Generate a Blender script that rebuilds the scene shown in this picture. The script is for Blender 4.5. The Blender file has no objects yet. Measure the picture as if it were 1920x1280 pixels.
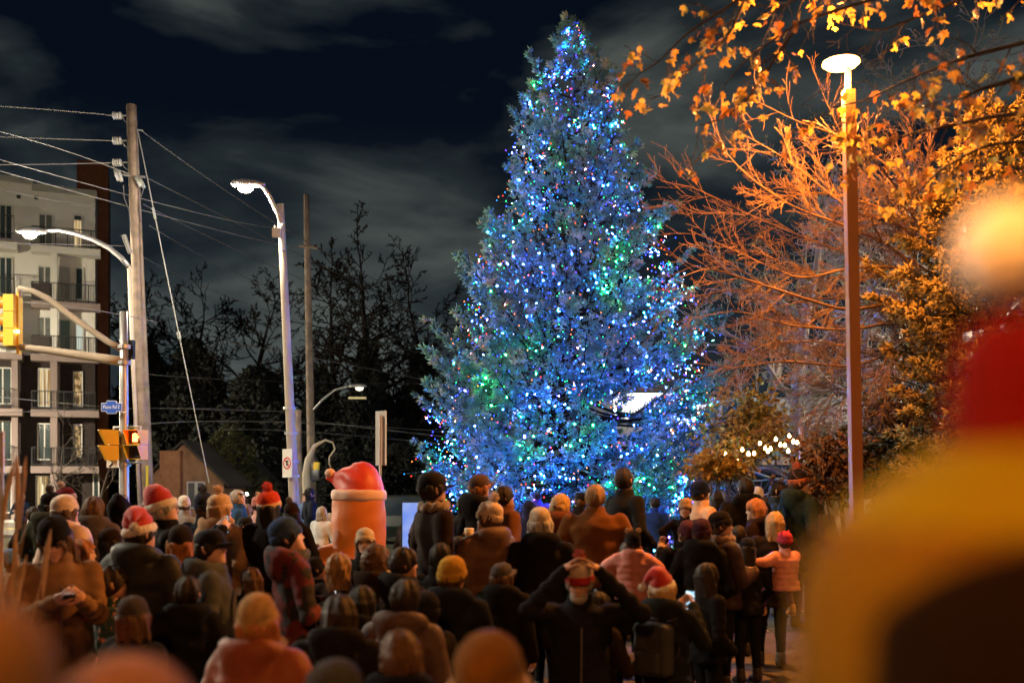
import bpy, math, random
import numpy as np
from mathutils import Vector, Matrix

random.seed(7); np.random.seed(7)
SC = bpy.context.scene
COL = SC.collection
R = math.radians

# ------------------------------------------------------------------ camera
CAM_H = 2.25; F = 1867.0; HZ = 900.0        # eye height, focal length and horizon row in photograph pixels
cam = bpy.data.cameras.new('camera'); camo = bpy.data.objects.new('camera', cam); COL.objects.link(camo)
camo.location = (0, 0, CAM_H); camo.rotation_euler = (R(90), 0, 0)
cam.sensor_width = 36; cam.lens = 35.0; cam.shift_y = 260/1920
cam.clip_start = 0.05; cam.clip_end = 1500
cam.dof.use_dof = True; cam.dof.focus_distance = 16.5; cam.dof.aperture_fstop = 1.2
SC.camera = camo

# ------------------------------------------------------------------ night sky
world = bpy.data.worlds.new('World'); SC.world = world; world.use_nodes = True
wn = world.node_tree; wn.nodes.clear()
def wnode(t, **k):
    n = wn.nodes.new(t)
    for a, b in k.items(): setattr(n, a, b)
    return n
wo = wnode('ShaderNodeOutputWorld'); bg = wnode('ShaderNodeBackground')
tc = wnode('ShaderNodeTexCoord'); mp = wnode('ShaderNodeMapping')
mp.inputs['Scale'].default_value = (1.0, 1.0, 2.6); mp.inputs['Location'].default_value = (4.25, 6.47, 7.85)
n1 = wnode('ShaderNodeTexNoise'); n1.inputs['Scale'].default_value = 3.7; n1.inputs['Detail'].default_value = 7; n1.inputs['Roughness'].default_value = 0.5
n1.inputs['Distortion'].default_value = 0.3
cr = wnode('ShaderNodeValToRGB')
cr.color_ramp.elements[0].position = 0.455; cr.color_ramp.elements[0].color = (0.0018, 0.0042, 0.0095, 1)
cr.color_ramp.elements[1].position = 0.66; cr.color_ramp.elements[1].color = (0.068, 0.078, 0.072, 1)
e = cr.color_ramp.elements.new(0.535); e.color = (0.015, 0.021, 0.024, 1)
wn.links.new(tc.outputs['Generated'], mp.inputs['Vector']); wn.links.new(mp.outputs[0], n1.inputs['Vector'])
wn.links.new(n1.outputs['Fac'], cr.inputs['Fac'])
sx = wnode('ShaderNodeSeparateXYZ'); wn.links.new(tc.outputs['Generated'], sx.inputs[0])
mr = wnode('ShaderNodeMapRange'); mr.inputs[1].default_value = 0.0; mr.inputs[2].default_value = .34; mr.inputs[3].default_value = 1.0; mr.inputs[4].default_value = 0.0
wn.links.new(sx.outputs['Z'], mr.inputs[0])
glow = wnode('ShaderNodeMix', data_type='RGBA', blend_type='ADD'); glow.inputs[7].default_value = (.020, .025, .025, 1)
wn.links.new(mr.outputs[0], glow.inputs[0]); wn.links.new(cr.outputs[0], glow.inputs[6]); wn.links.new(glow.outputs[2], bg.inputs['Color'])
bg.inputs['Strength'].default_value = 1.0
wn.links.new(bg.outputs[0], wo.inputs['Surface'])

vs = SC.view_settings
SC.display_settings.display_device = 'sRGB'
vs.view_transform = 'Standard'; vs.look = 'None'; vs.gamma = 1.0; vs.use_curve_mapping = False
vs.exposure = 0.0
cy = SC.cycles
cy.use_denoising = True
try: cy.denoiser = 'OPENIMAGEDENOISE'
except Exception: pass
cy.max_bounces = 4; cy.diffuse_bounces = 2; cy.glossy_bounces = 2; cy.transmission_bounces = 3; cy.transparent_max_bounces = 4
cy.sample_clamp_indirect = 2.0; cy.sample_clamp_direct = 0.0
cy.use_light_tree = True
cy.caustics_reflective = False; cy.caustics_refractive = False

SODIUM = (1.0, 0.345, 0.06)
WARMW = (1.0, 0.86, 0.64)
L_SODIUM = 7500.0      # radiance of the walkway lamp's lens
L_STREET = 2200.0
L_NEAR_SODIUM = 1900.0
L_NEAR_WHITE = 13000.0

# ------------------------------------------------------------------ helpers
def W(px, py, d):
    return Vector(((px-960)/F*d, d, CAM_H+(HZ-py)/F*d))
def WX(px, d): return (px-960)/F*d
def WZ(py, d): return CAM_H+(HZ-py)/F*d
def sst(a, b, x):
    t = np.clip((x-a)/(b-a), 0, 1); return t*t*(3-2*t)
def ground_z(x, y):
    x = np.asarray(x, float); y = np.asarray(y, float)
    g = 0.38*sst(6.3, 10.8, y)*(1-sst(23, 31, y))+0.45*(1-sst(1.4, 3.4, y))
    return g + 0.012*np.sin(x*1.3+y*.7)*np.clip(1-y/60, 0, 1)
def gz(x, y): return float(ground_z(x, y))

MATS = {}
def mat(name, color=(.5,.5,.5), rough=.8, metal=0.0, emit=None, es=0.0, bump=None, var=None, spec=.4, sheen=0.0, quilt=None, trans=0.0, alt=None):
    """bump=(scale, strength) noise relief; var=(scale, amount) darker/lighter blotches; alt=(colour, scale, threshold) patches of a second colour"""
    if name in MATS: return MATS[name]
    m = bpy.data.materials.new(name); m.use_nodes = True; nt = m.node_tree; N = nt.nodes; Lk = nt.links
    b = N.get('Principled BSDF')
    c4 = (*color, 1)
    b.inputs['Base Color'].default_value = c4; b.inputs['Roughness'].default_value = rough; b.inputs['Metallic'].default_value = metal
    b.inputs['Specular IOR Level'].default_value = spec
    if sheen: b.inputs['Sheen Weight'].default_value = sheen; b.inputs['Sheen Roughness'].default_value = .5
    if emit: b.inputs['Emission Color'].default_value = (*emit, 1); b.inputs['Emission Strength'].default_value = es
    tcn = None
    if bump or var or alt or quilt:
        tcn = N.new('ShaderNodeTexCoord')
    col_out = None
    if var:
        nz = N.new('ShaderNodeTexNoise'); nz.inputs['Scale'].default_value = var[0]; nz.inputs['Detail'].default_value = 6
        Lk.new(tcn.outputs['Object'], nz.inputs['Vector'])
        mr = N.new('ShaderNodeMapRange'); mr.inputs[1].default_value = .3; mr.inputs[2].default_value = .7
        mr.inputs[3].default_value = 1-var[1]; mr.inputs[4].default_value = 1+var[1]*.7
        Lk.new(nz.outputs['Fac'], mr.inputs[0])
        mx = N.new('ShaderNodeMix'); mx.data_type = 'RGBA'; mx.blend_type = 'MULTIPLY'; mx.inputs[0].default_value = 1
        mx.inputs[6].default_value = c4; Lk.new(mr.outputs[0], mx.inputs[7]); col_out = mx.outputs[2]
    if alt:
        nz = N.new('ShaderNodeTexNoise'); nz.inputs['Scale'].default_value = alt[1]; nz.inputs['Detail'].default_value = 3
        Lk.new(tcn.outputs['Object'], nz.inputs['Vector'])
        mr = N.new('ShaderNodeMapRange'); mr.inputs[1].default_value = alt[2]-.03; mr.inputs[2].default_value = alt[2]+.03
        Lk.new(nz.outputs['Fac'], mr.inputs[0])
        mx = N.new('ShaderNodeMix'); mx.data_type = 'RGBA'
        mx.inputs[6].default_value = c4
        if col_out: Lk.new(col_out, mx.inputs[6])
        mx.inputs[7].default_value = (*alt[0], 1); Lk.new(mr.outputs[0], mx.inputs[0]); col_out = mx.outputs[2]
    if col_out: Lk.new(col_out, b.inputs['Base Color'])
    if bump:
        nz = N.new('ShaderNodeTexNoise'); nz.inputs['Scale'].default_value = bump[0]; nz.inputs['Detail'].default_value = 5
        Lk.new(tcn.outputs['Object'], nz.inputs['Vector'])
        bp = N.new('ShaderNodeBump'); bp.inputs['Strength'].default_value = bump[1]; bp.inputs['Distance'].default_value = .02
        Lk.new(nz.outputs['Fac'], bp.inputs['Height']); Lk.new(bp.outputs[0], b.inputs['Normal'])
    if trans:
        b.inputs['Transmission Weight'].default_value = trans
    MATS[name] = m
    return m

def hair_mat(name, c):
    if name in MATS: return MATS[name]
    m = bpy.data.materials.new(name); m.use_nodes = True; nt = m.node_tree; N = nt.nodes; Lk = nt.links; b = N.get('Principled BSDF')
    t = N.new('ShaderNodeTexCoord'); mp = N.new('ShaderNodeMapping'); mp.inputs['Scale'].default_value = (1,1,.07); n = N.new('ShaderNodeTexNoise')
    n.inputs['Scale'].default_value = 110; n.inputs['Detail'].default_value = 4; Lk.new(t.outputs['Object'], mp.inputs[0]); Lk.new(mp.outputs[0], n.inputs['Vector'])
    r = N.new('ShaderNodeValToRGB'); r.color_ramp.elements[0].position = .36; r.color_ramp.elements[1].position = .64
    r.color_ramp.elements[0].color = (*[v*.6 for v in c],1); r.color_ramp.elements[1].color = (*[min(1,v*1.25) for v in c],1)
    Lk.new(n.outputs['Fac'], r.inputs[0]); Lk.new(r.outputs[0], b.inputs['Base Color']); b.inputs['Roughness'].default_value = .62; b.inputs['Specular IOR Level'].default_value = .2
    bp = N.new('ShaderNodeBump'); bp.inputs['Strength'].default_value = .6; bp.inputs['Distance'].default_value = .008; Lk.new(n.outputs['Fac'], bp.inputs['Height']); Lk.new(bp.outputs[0], b.inputs['Normal'])
    MATS[name] = m; return m

def leaf_mat(name, c):
    m = mat(name, c, .55, var=(20,.3)); nt = m.node_tree; N = nt.nodes; Lk = nt.links; b = N['Principled BSDF']; o = [n for n in N if n.type == 'OUTPUT_MATERIAL'][0]
    t = N.new('ShaderNodeBsdfTranslucent'); t.inputs[0].default_value = (*c, 1); mx = N.new('ShaderNodeMixShader'); mx.inputs[0].default_value = .3
    Lk.new(b.outputs[0], mx.inputs[1]); Lk.new(t.outputs[0], mx.inputs[2]); Lk.new(mx.outputs[0], o.inputs[0]); return m

def emat(name, color, strength):
    if name in MATS: return MATS[name]
    m = bpy.data.materials.new(name); m.use_nodes = True; nt = m.node_tree; nt.nodes.clear()
    o = nt.nodes.new('ShaderNodeOutputMaterial'); e = nt.nodes.new('ShaderNodeEmission')
    e.inputs[0].default_value = (*color, 1); e.inputs[1].default_value = strength
    nt.links.new(e.outputs[0], o.inputs[0]); MATS[name] = m
    return m

class MB:
    """collects vertices and faces for one mesh object"""
    def __init__(s): s.v = []; s.f = []; s.m = []; s.nv = 0
    def add(s, V, Fc, mi=0):
        V = np.asarray(V, float).reshape(-1, 3); s.v.append(V)
        o = s.nv
        for f in Fc: s.f.append(tuple(int(i)+o for i in f)); s.m.append(mi)
        s.nv += len(V); return s
    def box(s, lo, hi, mi=0, M=None):
        (x0,y0,z0),(x1,y1,z1) = lo, hi
        V = np.array([(x0,y0,z0),(x1,y0,z0),(x1,y1,z0),(x0,y1,z0),(x0,y0,z1),(x1,y0,z1),(x1,y1,z1),(x0,y1,z1)], float)
        if M is not None: V = V @ np.array(M.to_3x3()).T + np.array(M.translation)
        return s.add(V, [(0,3,2,1),(4,5,6,7),(0,1,5,4),(1,2,6,5),(2,3,7,6),(3,0,4,7)], mi)
    def tube(s, pts, rad, n=8, mi=0, cap=True, sq=1.0):
        P = np.array([tuple(p) for p in pts], float); k = len(P)
        rad = np.broadcast_to(np.asarray(rad, float), (k,))
        T = np.gradient(P, axis=0); T /= np.linalg.norm(T, axis=1, keepdims=True)+1e-9
        ref = np.array([0,0,1.0]) if abs(T[0][2]) < .9 else np.array([1.0,0,0])
        V = []
        a = np.linspace(0, 2*math.pi, n, endpoint=False)
        u = np.cross(ref, T[0]); u /= np.linalg.norm(u)
        for i in range(k):
            u = u - T[i]*np.dot(u, T[i]); u /= np.linalg.norm(u)+1e-9
            w = np.cross(T[i], u)
            V.append(P[i] + rad[i]*(np.cos(a)[:,None]*u + sq*np.sin(a)[:,None]*w))
        V = np.concatenate(V); Fc = []
        for i in range(k-1):
            for j in range(n):
                j2 = (j+1) % n
                Fc.append((i*n+j, i*n+j2, (i+1)*n+j2, (i+1)*n+j))
        if cap: Fc.append(tuple(range(n))[::-1]); Fc.append(tuple((k-1)*n+j for j in range(n)))
        return s.add(V, Fc, mi)
    def lathe(s, prof, n=24, mi=0, M=None, rib=0, nrib=24):
        """prof: list of (r, z); closed ends where r is 0"""
        k = len(prof); a = np.linspace(0, 2*math.pi, n, endpoint=False)
        V = []
        for (r, z) in prof:
            rr = r*(1+rib*np.cos(nrib*a)) if rib else np.full(n, r)
            V.append(np.stack([rr*np.cos(a), rr*np.sin(a), np.full(n, z)], 1))
        V = np.concatenate(V)
        if M is not None: V = V @ np.array(M.to_3x3()).T + np.array(M.translation)
        Fc = [(i*n+j, i*n+(j+1)%n, (i+1)*n+(j+1)%n, (i+1)*n+j) for i in range(k-1) for j in range(n)]
        return s.add(V, Fc, mi)
    def build(s, name, mats, parent=None, smooth=False, loc=None, me_name=None):
        me = bpy.data.meshes.new(me_name or name)
        V = np.concatenate(s.v) if s.v else np.zeros((0,3))
        me.from_pydata(V.tolist(), [], s.f)
        if not isinstance(mats, (list, tuple)): mats = [mats]
        for m in mats: me.materials.append(m)
        if len(mats) > 1: me.polygons.foreach_set('material_index', s.m)
        if smooth: me.polygons.foreach_set('use_smooth', [True]*len(me.polygons))
        me.update()
        return link(name, me, parent, loc)

def link(name, me, parent=None, loc=None):
    o = bpy.data.objects.new(name, me); COL.objects.link(o)
    if parent is not None: o.parent = parent
    if loc is not None: o.location = loc
    return o
def fast_mesh(name, V, Fc, mats, mi=None, smooth=False):
    """V (N,3), Fc (M,k) numpy arrays with all faces of k corners"""
    me = bpy.data.meshes.new(name)
    V = np.asarray(V, np.float32); Fc = np.asarray(Fc, np.int32); k = Fc.shape[1]
    me.vertices.add(len(V)); me.vertices.foreach_set('co', V.ravel())
    me.loops.add(Fc.size); me.loops.foreach_set('vertex_index', Fc.ravel())
    me.polygons.add(len(Fc)); me.polygons.foreach_set('loop_start', np.arange(0, Fc.size, k, dtype=np.int32))
    try: me.polygons.foreach_set('loop_total', np.full(len(Fc), k, np.int32))
    except Exception: pass
    if not isinstance(mats, (list, tuple)): mats = [mats]
    for m in mats: me.materials.append(m)
    if mi is not None: me.polygons.foreach_set('material_index', np.asarray(mi, np.int32))
    if smooth: me.polygons.foreach_set('use_smooth', np.ones(len(Fc), bool))
    me.update(calc_edges=True)
    return me
def tag(o, label=None, cat=None, group=None, kind=None):
    if label: o['label'] = label
    if cat: o['category'] = cat
    if group: o['group'] = group
    if kind: o['kind'] = kind
    return o
def empty(name, loc=(0,0,0), rz=0.0, label=None, cat=None, group=None):
    o = bpy.data.objects.new(name, None); COL.objects.link(o); o.location = loc; o.rotation_euler = (0,0,rz)
    o.empty_display_size = .2
    return tag(o, label, cat, group)
def text_obj(name, s, size, loc, rot, m, parent=None, ext=0.004, align='CENTER', sx=1.0):
    cu = bpy.data.curves.new(name, 'FONT'); cu.body = s; cu.size = size; cu.extrude = ext
    cu.align_x = align; cu.align_y = 'CENTER'
    o = bpy.data.objects.new(name+'_src', cu); COL.objects.link(o)
    dg = bpy.context.evaluated_depsgraph_get(); dg.update()
    me = bpy.data.meshes.new_from_object(o.evaluated_get(dg)); me.name = name
    bpy.data.objects.remove(o)
    me.materials.clear(); me.materials.append(m)
    r = link(name, me, parent, loc); r.rotation_euler = rot; r.scale = (sx, 1, 1)
    return r
def seg_mesh(S, n=3):
    """S rows: p0(3) p1(3) r0 r1 -> open n-sided frusta"""
    S = np.asarray(S, float); P0, P1, r0, r1 = S[:,0:3], S[:,3:6], S[:,6], S[:,7]
    T = P1-P0; L = np.linalg.norm(T, axis=1, keepdims=True)+1e-9; T = T/L
    P1 = P1 + T*(r1[:,None]*.4)
    ref = np.where(np.abs(T[:,2:3]) < .9, np.array([[0,0,1.0]]), np.array([[1.0,0,0]]))
    U = np.cross(ref, T); U /= np.linalg.norm(U, axis=1, keepdims=True)+1e-9; Wv = np.cross(T, U)
    a = np.arange(n)*2*math.pi/n
    ring = np.cos(a)[None,:,None]*U[:,None,:] + np.sin(a)[None,:,None]*Wv[:,None,:]
    V = np.concatenate([P0[:,None,:]+ring*r0[:,None,None], P1[:,None,:]+ring*r1[:,None,None]], 1)
    base = np.arange(len(S))[:,None]*2*n
    q = np.array([(j, (j+1)%n, n+(j+1)%n, n+j) for j in range(n)])
    Fc = (base[:,:,None]+q[None]).reshape(-1, 4)
    return V.reshape(-1,3), Fc
def grow(out, tips, p, d, L, r, lvl, P):
    """recursive limb: p start, d direction (Vectors), L length, r radius"""
    n = P['n'][lvl]; step = L/n; rnd = random.random; g = random.gauss
    wob = P['wob'][lvl]; tr = P['trop'][lvl]; last = lvl >= P['max']
    for i in range(n):
        t = (i+1)/n
        d = Vector((d.x+g(0,wob), d.y+g(0,wob), d.z+g(0,wob)*.8+tr)).normalized()
        q = p+d*step; ra = r*(1-(1-P['taper'])*(i/n)); rb = r*(1-(1-P['taper'])*t)
        out.append((p.x,p.y,p.z,q.x,q.y,q.z,max(ra,P['rmin']),max(rb,P['rmin'])))
        p = q
        if not last and t >= P['start'][lvl]:
            k = P['kids'][lvl]; k = int(k)+(rnd() < k-int(k))
            for _ in range(k):
                ax = Vector((g(0,1),g(0,1),g(0,1))); ax = (ax-d*ax.dot(d)).normalized()
                ang = P['ang'][lvl]*(.7+.6*rnd())
                nd = (d*math.cos(ang)+ax*math.sin(ang)).normalized()
                grow(out, tips, p, nd, L*P['ratio'][lvl]*(.65+.6*rnd())*(1-.45*t), rb*P.get('rr', .62), lvl+1, P)
    tips.append((p, d))
def tree_obj(name, base, H, P, m, label, group=None, r0=.2, lean=(0,0), parent_cat='tree', trunkfrac=.35, nsides=3, seed=1, nmain=9, spread=.7, len0=None):
    random.seed(seed)
    root = empty(name, base, 0, label, parent_cat, group)
    tr = []; out = []; tips = []
    p = Vector((0,0,-.1)); d = Vector((lean[0],lean[1],1)).normalized(); n = 9; L = H*.8
    for i in range(n):
        d = Vector((d.x+random.gauss(0,.05), d.y+random.gauss(0,.05), d.z)).normalized()
        q = p+d*(L/n); ra = r0*(1-.85*i/n); rb = r0*(1-.85*(i+1)/n)
        tr.append((*p, *q, ra, rb)); p = q
        if (i+1)/n >= trunkfrac:
            for k in range(max(1, int(nmain*(1-trunkfrac)/n/(1-trunkfrac)*2))):
                az = random.uniform(0, 6.283); el = random.uniform(.25, .8)/spread*.7
                nd = Vector((math.cos(az), math.sin(az), el)).normalized()
                grow(out, tips, p, nd, (len0 or H*.42)*(1.1-.6*(i+1)/n)*random.uniform(.8,1.2), rb*.6, 0, P)
    grow(out, tips, p, d, H*.22, rb, 0, P)
    V, Fc = seg_mesh(tr, 10); link('trunk', fast_mesh('trunk', V, Fc, m, smooth=True), root)
    V, Fc = seg_mesh(out, nsides); c = link('crown', fast_mesh('crown', V, Fc, m), root)
    return root, tips, len(out)

# ------------------------------------------------------------------ materials of the place
M_asph = mat('asphalt', (.045,.045,.047), .85, bump=(60,.4), var=(3,.3))
M_conc = mat('concrete', (.34,.32,.29), .85, bump=(30,.25), var=(2.5,.25))
M_polec = mat('pole_concrete', (.38,.33,.26), .8, bump=(18,.2), var=(1.6,.2))
M_wood = mat('weathered_pole_wood', (.26,.20,.15), .9, bump=(25,.5), var=(4,.35))
M_steel = mat('galvanised_steel', (.42,.42,.42), .45, metal=.7, bump=(30,.1), var=(3,.15))
M_bronze = mat('bronze_paint', (.28,.12,.045), .55, metal=.1, bump=(60,.05))
M_black = mat('black_metal', (.012,.012,.013), .5)
M_bark = mat('bark', (.085,.065,.05), .95, bump=(20,.5), var=(5,.3))
M_barkd = mat('dark_bark', (.018,.015,.013), .95, spec=.05)
M_twig = mat('grey_twig', (.25,.22,.19), .9)
M_twigo = mat('brown_twig', (.15,.085,.045), .85, spec=.2)
M_wire = mat('wire', (.12,.12,.12), .6)
M_wirel = mat('aluminium_wire', (.24,.24,.23), .6)
M_ins = mat('porcelain', (.38,.40,.38), .35)
M_yel = mat('signal_yellow', (.85,.55,.05), .45, bump=(40,.03))
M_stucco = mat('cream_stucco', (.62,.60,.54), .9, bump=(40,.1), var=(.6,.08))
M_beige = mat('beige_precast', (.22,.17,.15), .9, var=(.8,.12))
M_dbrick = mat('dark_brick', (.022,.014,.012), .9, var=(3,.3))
M_rbrick = mat('red_brown_brick', (.16,.06,.025), .9, var=(2,.25))
M_rail = mat('railing_metal', (.02,.022,.022), .5)
M_glassd = mat('dark_glass', (.03,.045,.045), .12, spec=.7)
M_curtain = mat('curtain_glass', (.10,.11,.10), .3, var=(3,.3))
M_frame = mat('white_frame', (.55,.53,.48), .6)

# ------------------------------------------------------------------ ground, road, pavement
def sheet(name, xs, ys, zoff, m, kind='structure'):
    X, Y = np.meshgrid(xs, ys, indexing='ij'); Z = ground_z(X, Y)+zoff
    V = np.stack([X, Y, Z], -1).reshape(-1, 3); nx, ny = len(xs), len(ys)
    i, j = np.meshgrid(np.arange(nx-1), np.arange(ny-1), indexing='ij'); b = (i*ny+j).ravel()
    Fc = np.stack([b, b+ny, b+ny+1, b+1], 1)
    o = link(name, fast_mesh(name, V, Fc, m, smooth=True)); tag(o, kind=kind); return o
ys_ = np.concatenate([np.linspace(-12, 34, 116), [38, 45, 55, 70, 100, 200, 500]])
xs_ = np.concatenate([[-400,-150,-80,-50], np.linspace(-35, 35, 100), [50,80,150,400]])
M_grass = mat('lawn', (.035,.045,.012), .95, bump=(45,.8), var=(2,.4), alt=((.10,.07,.03), 5, .62))
M_pave = mat('pavement_paving', (.09,.075,.065), .85, bump=(30,.3), var=(2,.3), alt=((.10,.06,.03), 9, .64))
ground = sheet('ground', xs_, ys_, 0.0, M_grass)
paving = sheet('pavement', np.linspace(-14, 9, 80), np.linspace(-6, 12.2, 90), .006, M_pave)
path = sheet('path', np.linspace(-30, -2.2, 40), np.linspace(16.5, 19.5, 8), .006, mat('path_concrete', (.40,.38,.32), .9, bump=(30,.2), var=(1,.15)))
verge_road = sheet('road', np.linspace(-120, 120, 60), np.linspace(39.0, 53.0, 10), .008, mat('lit_asphalt', (.13,.12,.10), .8, bump=(40,.3), var=(1,.25)))  # paler copy of the asphalt: lamp light on the road put into its colour
for (a, b, nm) in ((38.75, 39.0, 'kerb'), (53.0, 53.25, 'kerb')):
    k = MB().box((-120,a,-.05),(120,b,.14)); tag(k.build(nm, M_conc), kind='structure')
mk = MB().box((-120,45.9,.012),(120,46.02,.016)).box((-120,46.2,.012),(120,46.32,.016))
tag(mk.build('road_markings', mat('yellow_road_paint', (.6,.42,.05), .7)), kind='structure')
# ------------------------------------------------------------------ apartment building, far behind on the other side of the road
TH = R(21); A0 = Vector((WX(0,55), 55, 0)); cth, sth = math.cos(TH), math.sin(TH)
def fU(px):
    k = (px-960)/F; return (k*55-A0.x)/(cth-k*sth)
def fZ(py, px): return CAM_H+(HZ-py)/F*(55+fU(px)*sth)
apt = empty('apartment_building', (A0.x, A0.y, 0), TH, 'cream and dark brick apartment block with balconies and some lit windows', 'building')
ULFT = -9.0; UR = fU(178)
b = MB()
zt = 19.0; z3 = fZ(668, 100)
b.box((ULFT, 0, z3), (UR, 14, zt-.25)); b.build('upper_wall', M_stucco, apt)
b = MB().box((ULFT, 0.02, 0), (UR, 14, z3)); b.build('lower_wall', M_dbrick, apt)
b = MB().box((ULFT, -.25, zt-.25), (fU(38), 14.1, zt+.05)).box((fU(38)+.003, -.12, zt-.25), (fU(60), 14.1, zt+.0)).box((fU(60)+.003, -.25, zt-.6), (fU(120), 14.1, zt-.25)).box((fU(120)+.003, -.12, zt-.62), (UR+.1, 14.1, zt-.3))
b.build('cornice', mat('parapet_cap', (.30,.30,.27), .8), apt)
b = MB().box((fU(137), 4.0, 0), (fU(200), 12, 21.6)); b.build('brick_tower', M_rbrick, apt)
SL = [468, 570, 668, 770, 874]
for i, y in enumerate(SL):
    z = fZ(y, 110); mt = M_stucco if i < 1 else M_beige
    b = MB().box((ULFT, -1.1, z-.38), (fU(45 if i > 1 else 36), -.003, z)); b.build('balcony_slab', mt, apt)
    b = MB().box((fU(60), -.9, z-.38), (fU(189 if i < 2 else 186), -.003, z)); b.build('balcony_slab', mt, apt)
for (a, c) in ((24,36), (96,109)):
    zs = [0]+[fZ(y, 110) for y in SL[::-1]]
    for i in range(5):
        if i == 4 and a < 50: continue
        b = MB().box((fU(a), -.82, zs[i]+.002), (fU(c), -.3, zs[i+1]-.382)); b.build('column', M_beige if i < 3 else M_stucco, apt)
def railing(px0, px1, ybase, solid=False, prot=.85):
    z = fZ(ybase, 110); b = MB(); u0, u1 = fU(px0), fU(px1); h = 1.05
    b.box((u0, -prot, z+h-.05), (u1, -prot+.05, z+h)); b.box((u0, -prot, z+.08), (u1, -prot+.04, z+.12))
    n = max(2, int((u1-u0)/.12))
    for i in range(n+1):
        u = u0+(u1-u0)*i/n; w = .03 if i % 5 == 0 else .009
        b.box((u-w, -prot+.01, z+.003), (u+w, -prot+.03, z+h-.052))
    b.build('railing', M_rail, apt)
    if solid:
        MB().box((u0, -prot-.03, z+.05), (u1, -prot-.005, z+h-.1)).build('railing_panel', mat('railing_panel', (.03,.022,.02), .6), apt)
for i, y in enumerate([468, 570, 668, 770, 874]):
    railing(-30, 30, y-(14 if i == 0 else 2), prot=1.0)
    if i > 0: railing(62, 96, y, solid=(i in (1,2)))
    railing(98 if i else 62, 180, y)
def curtain_mat(name, ca, cb, st, sc_=(14,14,.6)):
    m = bpy.data.materials.new(name); m.use_nodes = True; t = m.node_tree; t.nodes.clear(); N = t.nodes; Lk = t.links
    o = N.new('ShaderNodeOutputMaterial'); e = N.new('ShaderNodeEmission'); tc_ = N.new('ShaderNodeTexCoord'); mp_ = N.new('ShaderNodeMapping'); n = N.new('ShaderNodeTexNoise'); r = N.new('ShaderNodeValToRGB')
    mp_.inputs['Scale'].default_value = sc_; n.inputs['Scale'].default_value = 1.0; n.inputs['Detail'].default_value = 3
    Lk.new(tc_.outputs['Object'], mp_.inputs[0]); Lk.new(mp_.outputs[0], n.inputs['Vector']); Lk.new(n.outputs['Fac'], r.inputs[0])
    r.color_ramp.elements[0].position = .38; r.color_ramp.elements[1].position = .62; r.color_ramp.elements[0].color = (*cb,1); r.color_ramp.elements[1].color = (*ca,1)
    Lk.new(r.outputs[0], e.inputs[0]); e.inputs[1].default_value = st; Lk.new(e.outputs[0], o.inputs[0]); MATS[name] = m; return m
M_lit = curtain_mat('lit_window_warm', (1.0,.78,.42), (.42,.24,.08), .8)
M_litw = emat('lit_window_pale', (.9,.97,.80), .62)
M_litc = curtain_mat('lit_window_blind', (1.0,.66,.30), (.16,.09,.03), .7, (5,5,3))
def window(px0, px1, py0, py1, glass, split=1, y0=-.06):
    u0, u1 = fU(px0), fU(px1); z1, z0 = fZ(py0, px0), fZ(py1, px0)
    f = MB(); w = .06
    f.box((u0-w, y0, z0-w), (u0, -.001, z1+w)).box((u1, y0, z0-w), (u1+w, -.001, z1+w)).box((u0, y0, z1), (u1, -.001, z1+w)).box((u0, y0, z0-w), (u1, -.001, z0))
    o = f.build('window', M_frame, apt)
    n = split
    for i in range(n):
        a = u0+(u1-u0)*i/n; c = u0+(u1-u0)*(i+1)/n
        MB().box((a+.03, -.03, z0+.002), (c-.03, -.004, z1-.002)).build('pane', glass, o)
        if i: MB().box((a-.028, -.05, z0+.003), (a+.028, -.005, z1-.003)).build('mullion', M_frame, o)
window(-12, 22, 384, 445, M_glassd, 3); window(73, 98, 402, 460, M_curtain, 2)
window(138, 153, 413, 463, M_lit); window(138, 153, 404, 411, M_glassd)
window(-12, 22, 482, 550, M_glassd, 3); window(72, 95, 500, 560, M_curtain, 2); window(142, 155, 503, 560, M_glassd)
window(112, 132, 500, 560, mat('stucco_blind', (.30,.29,.25), .8))
window(-12, 22, 590, 650, M_glassd, 3); window(72, 95, 595, 655, M_curtain, 2); window(142, 155, 603, 655, M_litw); window(112, 132, 600, 655, mat('teal_curtain', (.10,.16,.14), .7))
window(-10, 20, 690, 755, M_glassd, 2); window(73, 95, 692, 760, M_lit, 3); window(139, 153, 698, 760, M_litc)
window(-10, 20, 790, 860, M_glassd, 2); window(72, 95, 795, 860, M_glassd, 2); window(140, 152, 797, 855, M_litc)
window(69, 91, 893, 950, M_lit, 2); window(-10, 20, 890, 960, M_glassd, 2); window(176, 184, 890, 960, M_glassd)
for (px, py) in ((35,369),(68,371)):
    MB().box((fU(px)-.1,-.05,fZ(py,px)-.09),(fU(px)+.1,-.003,fZ(py,px)+.09)).build('vent', M_black, apt)
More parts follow.
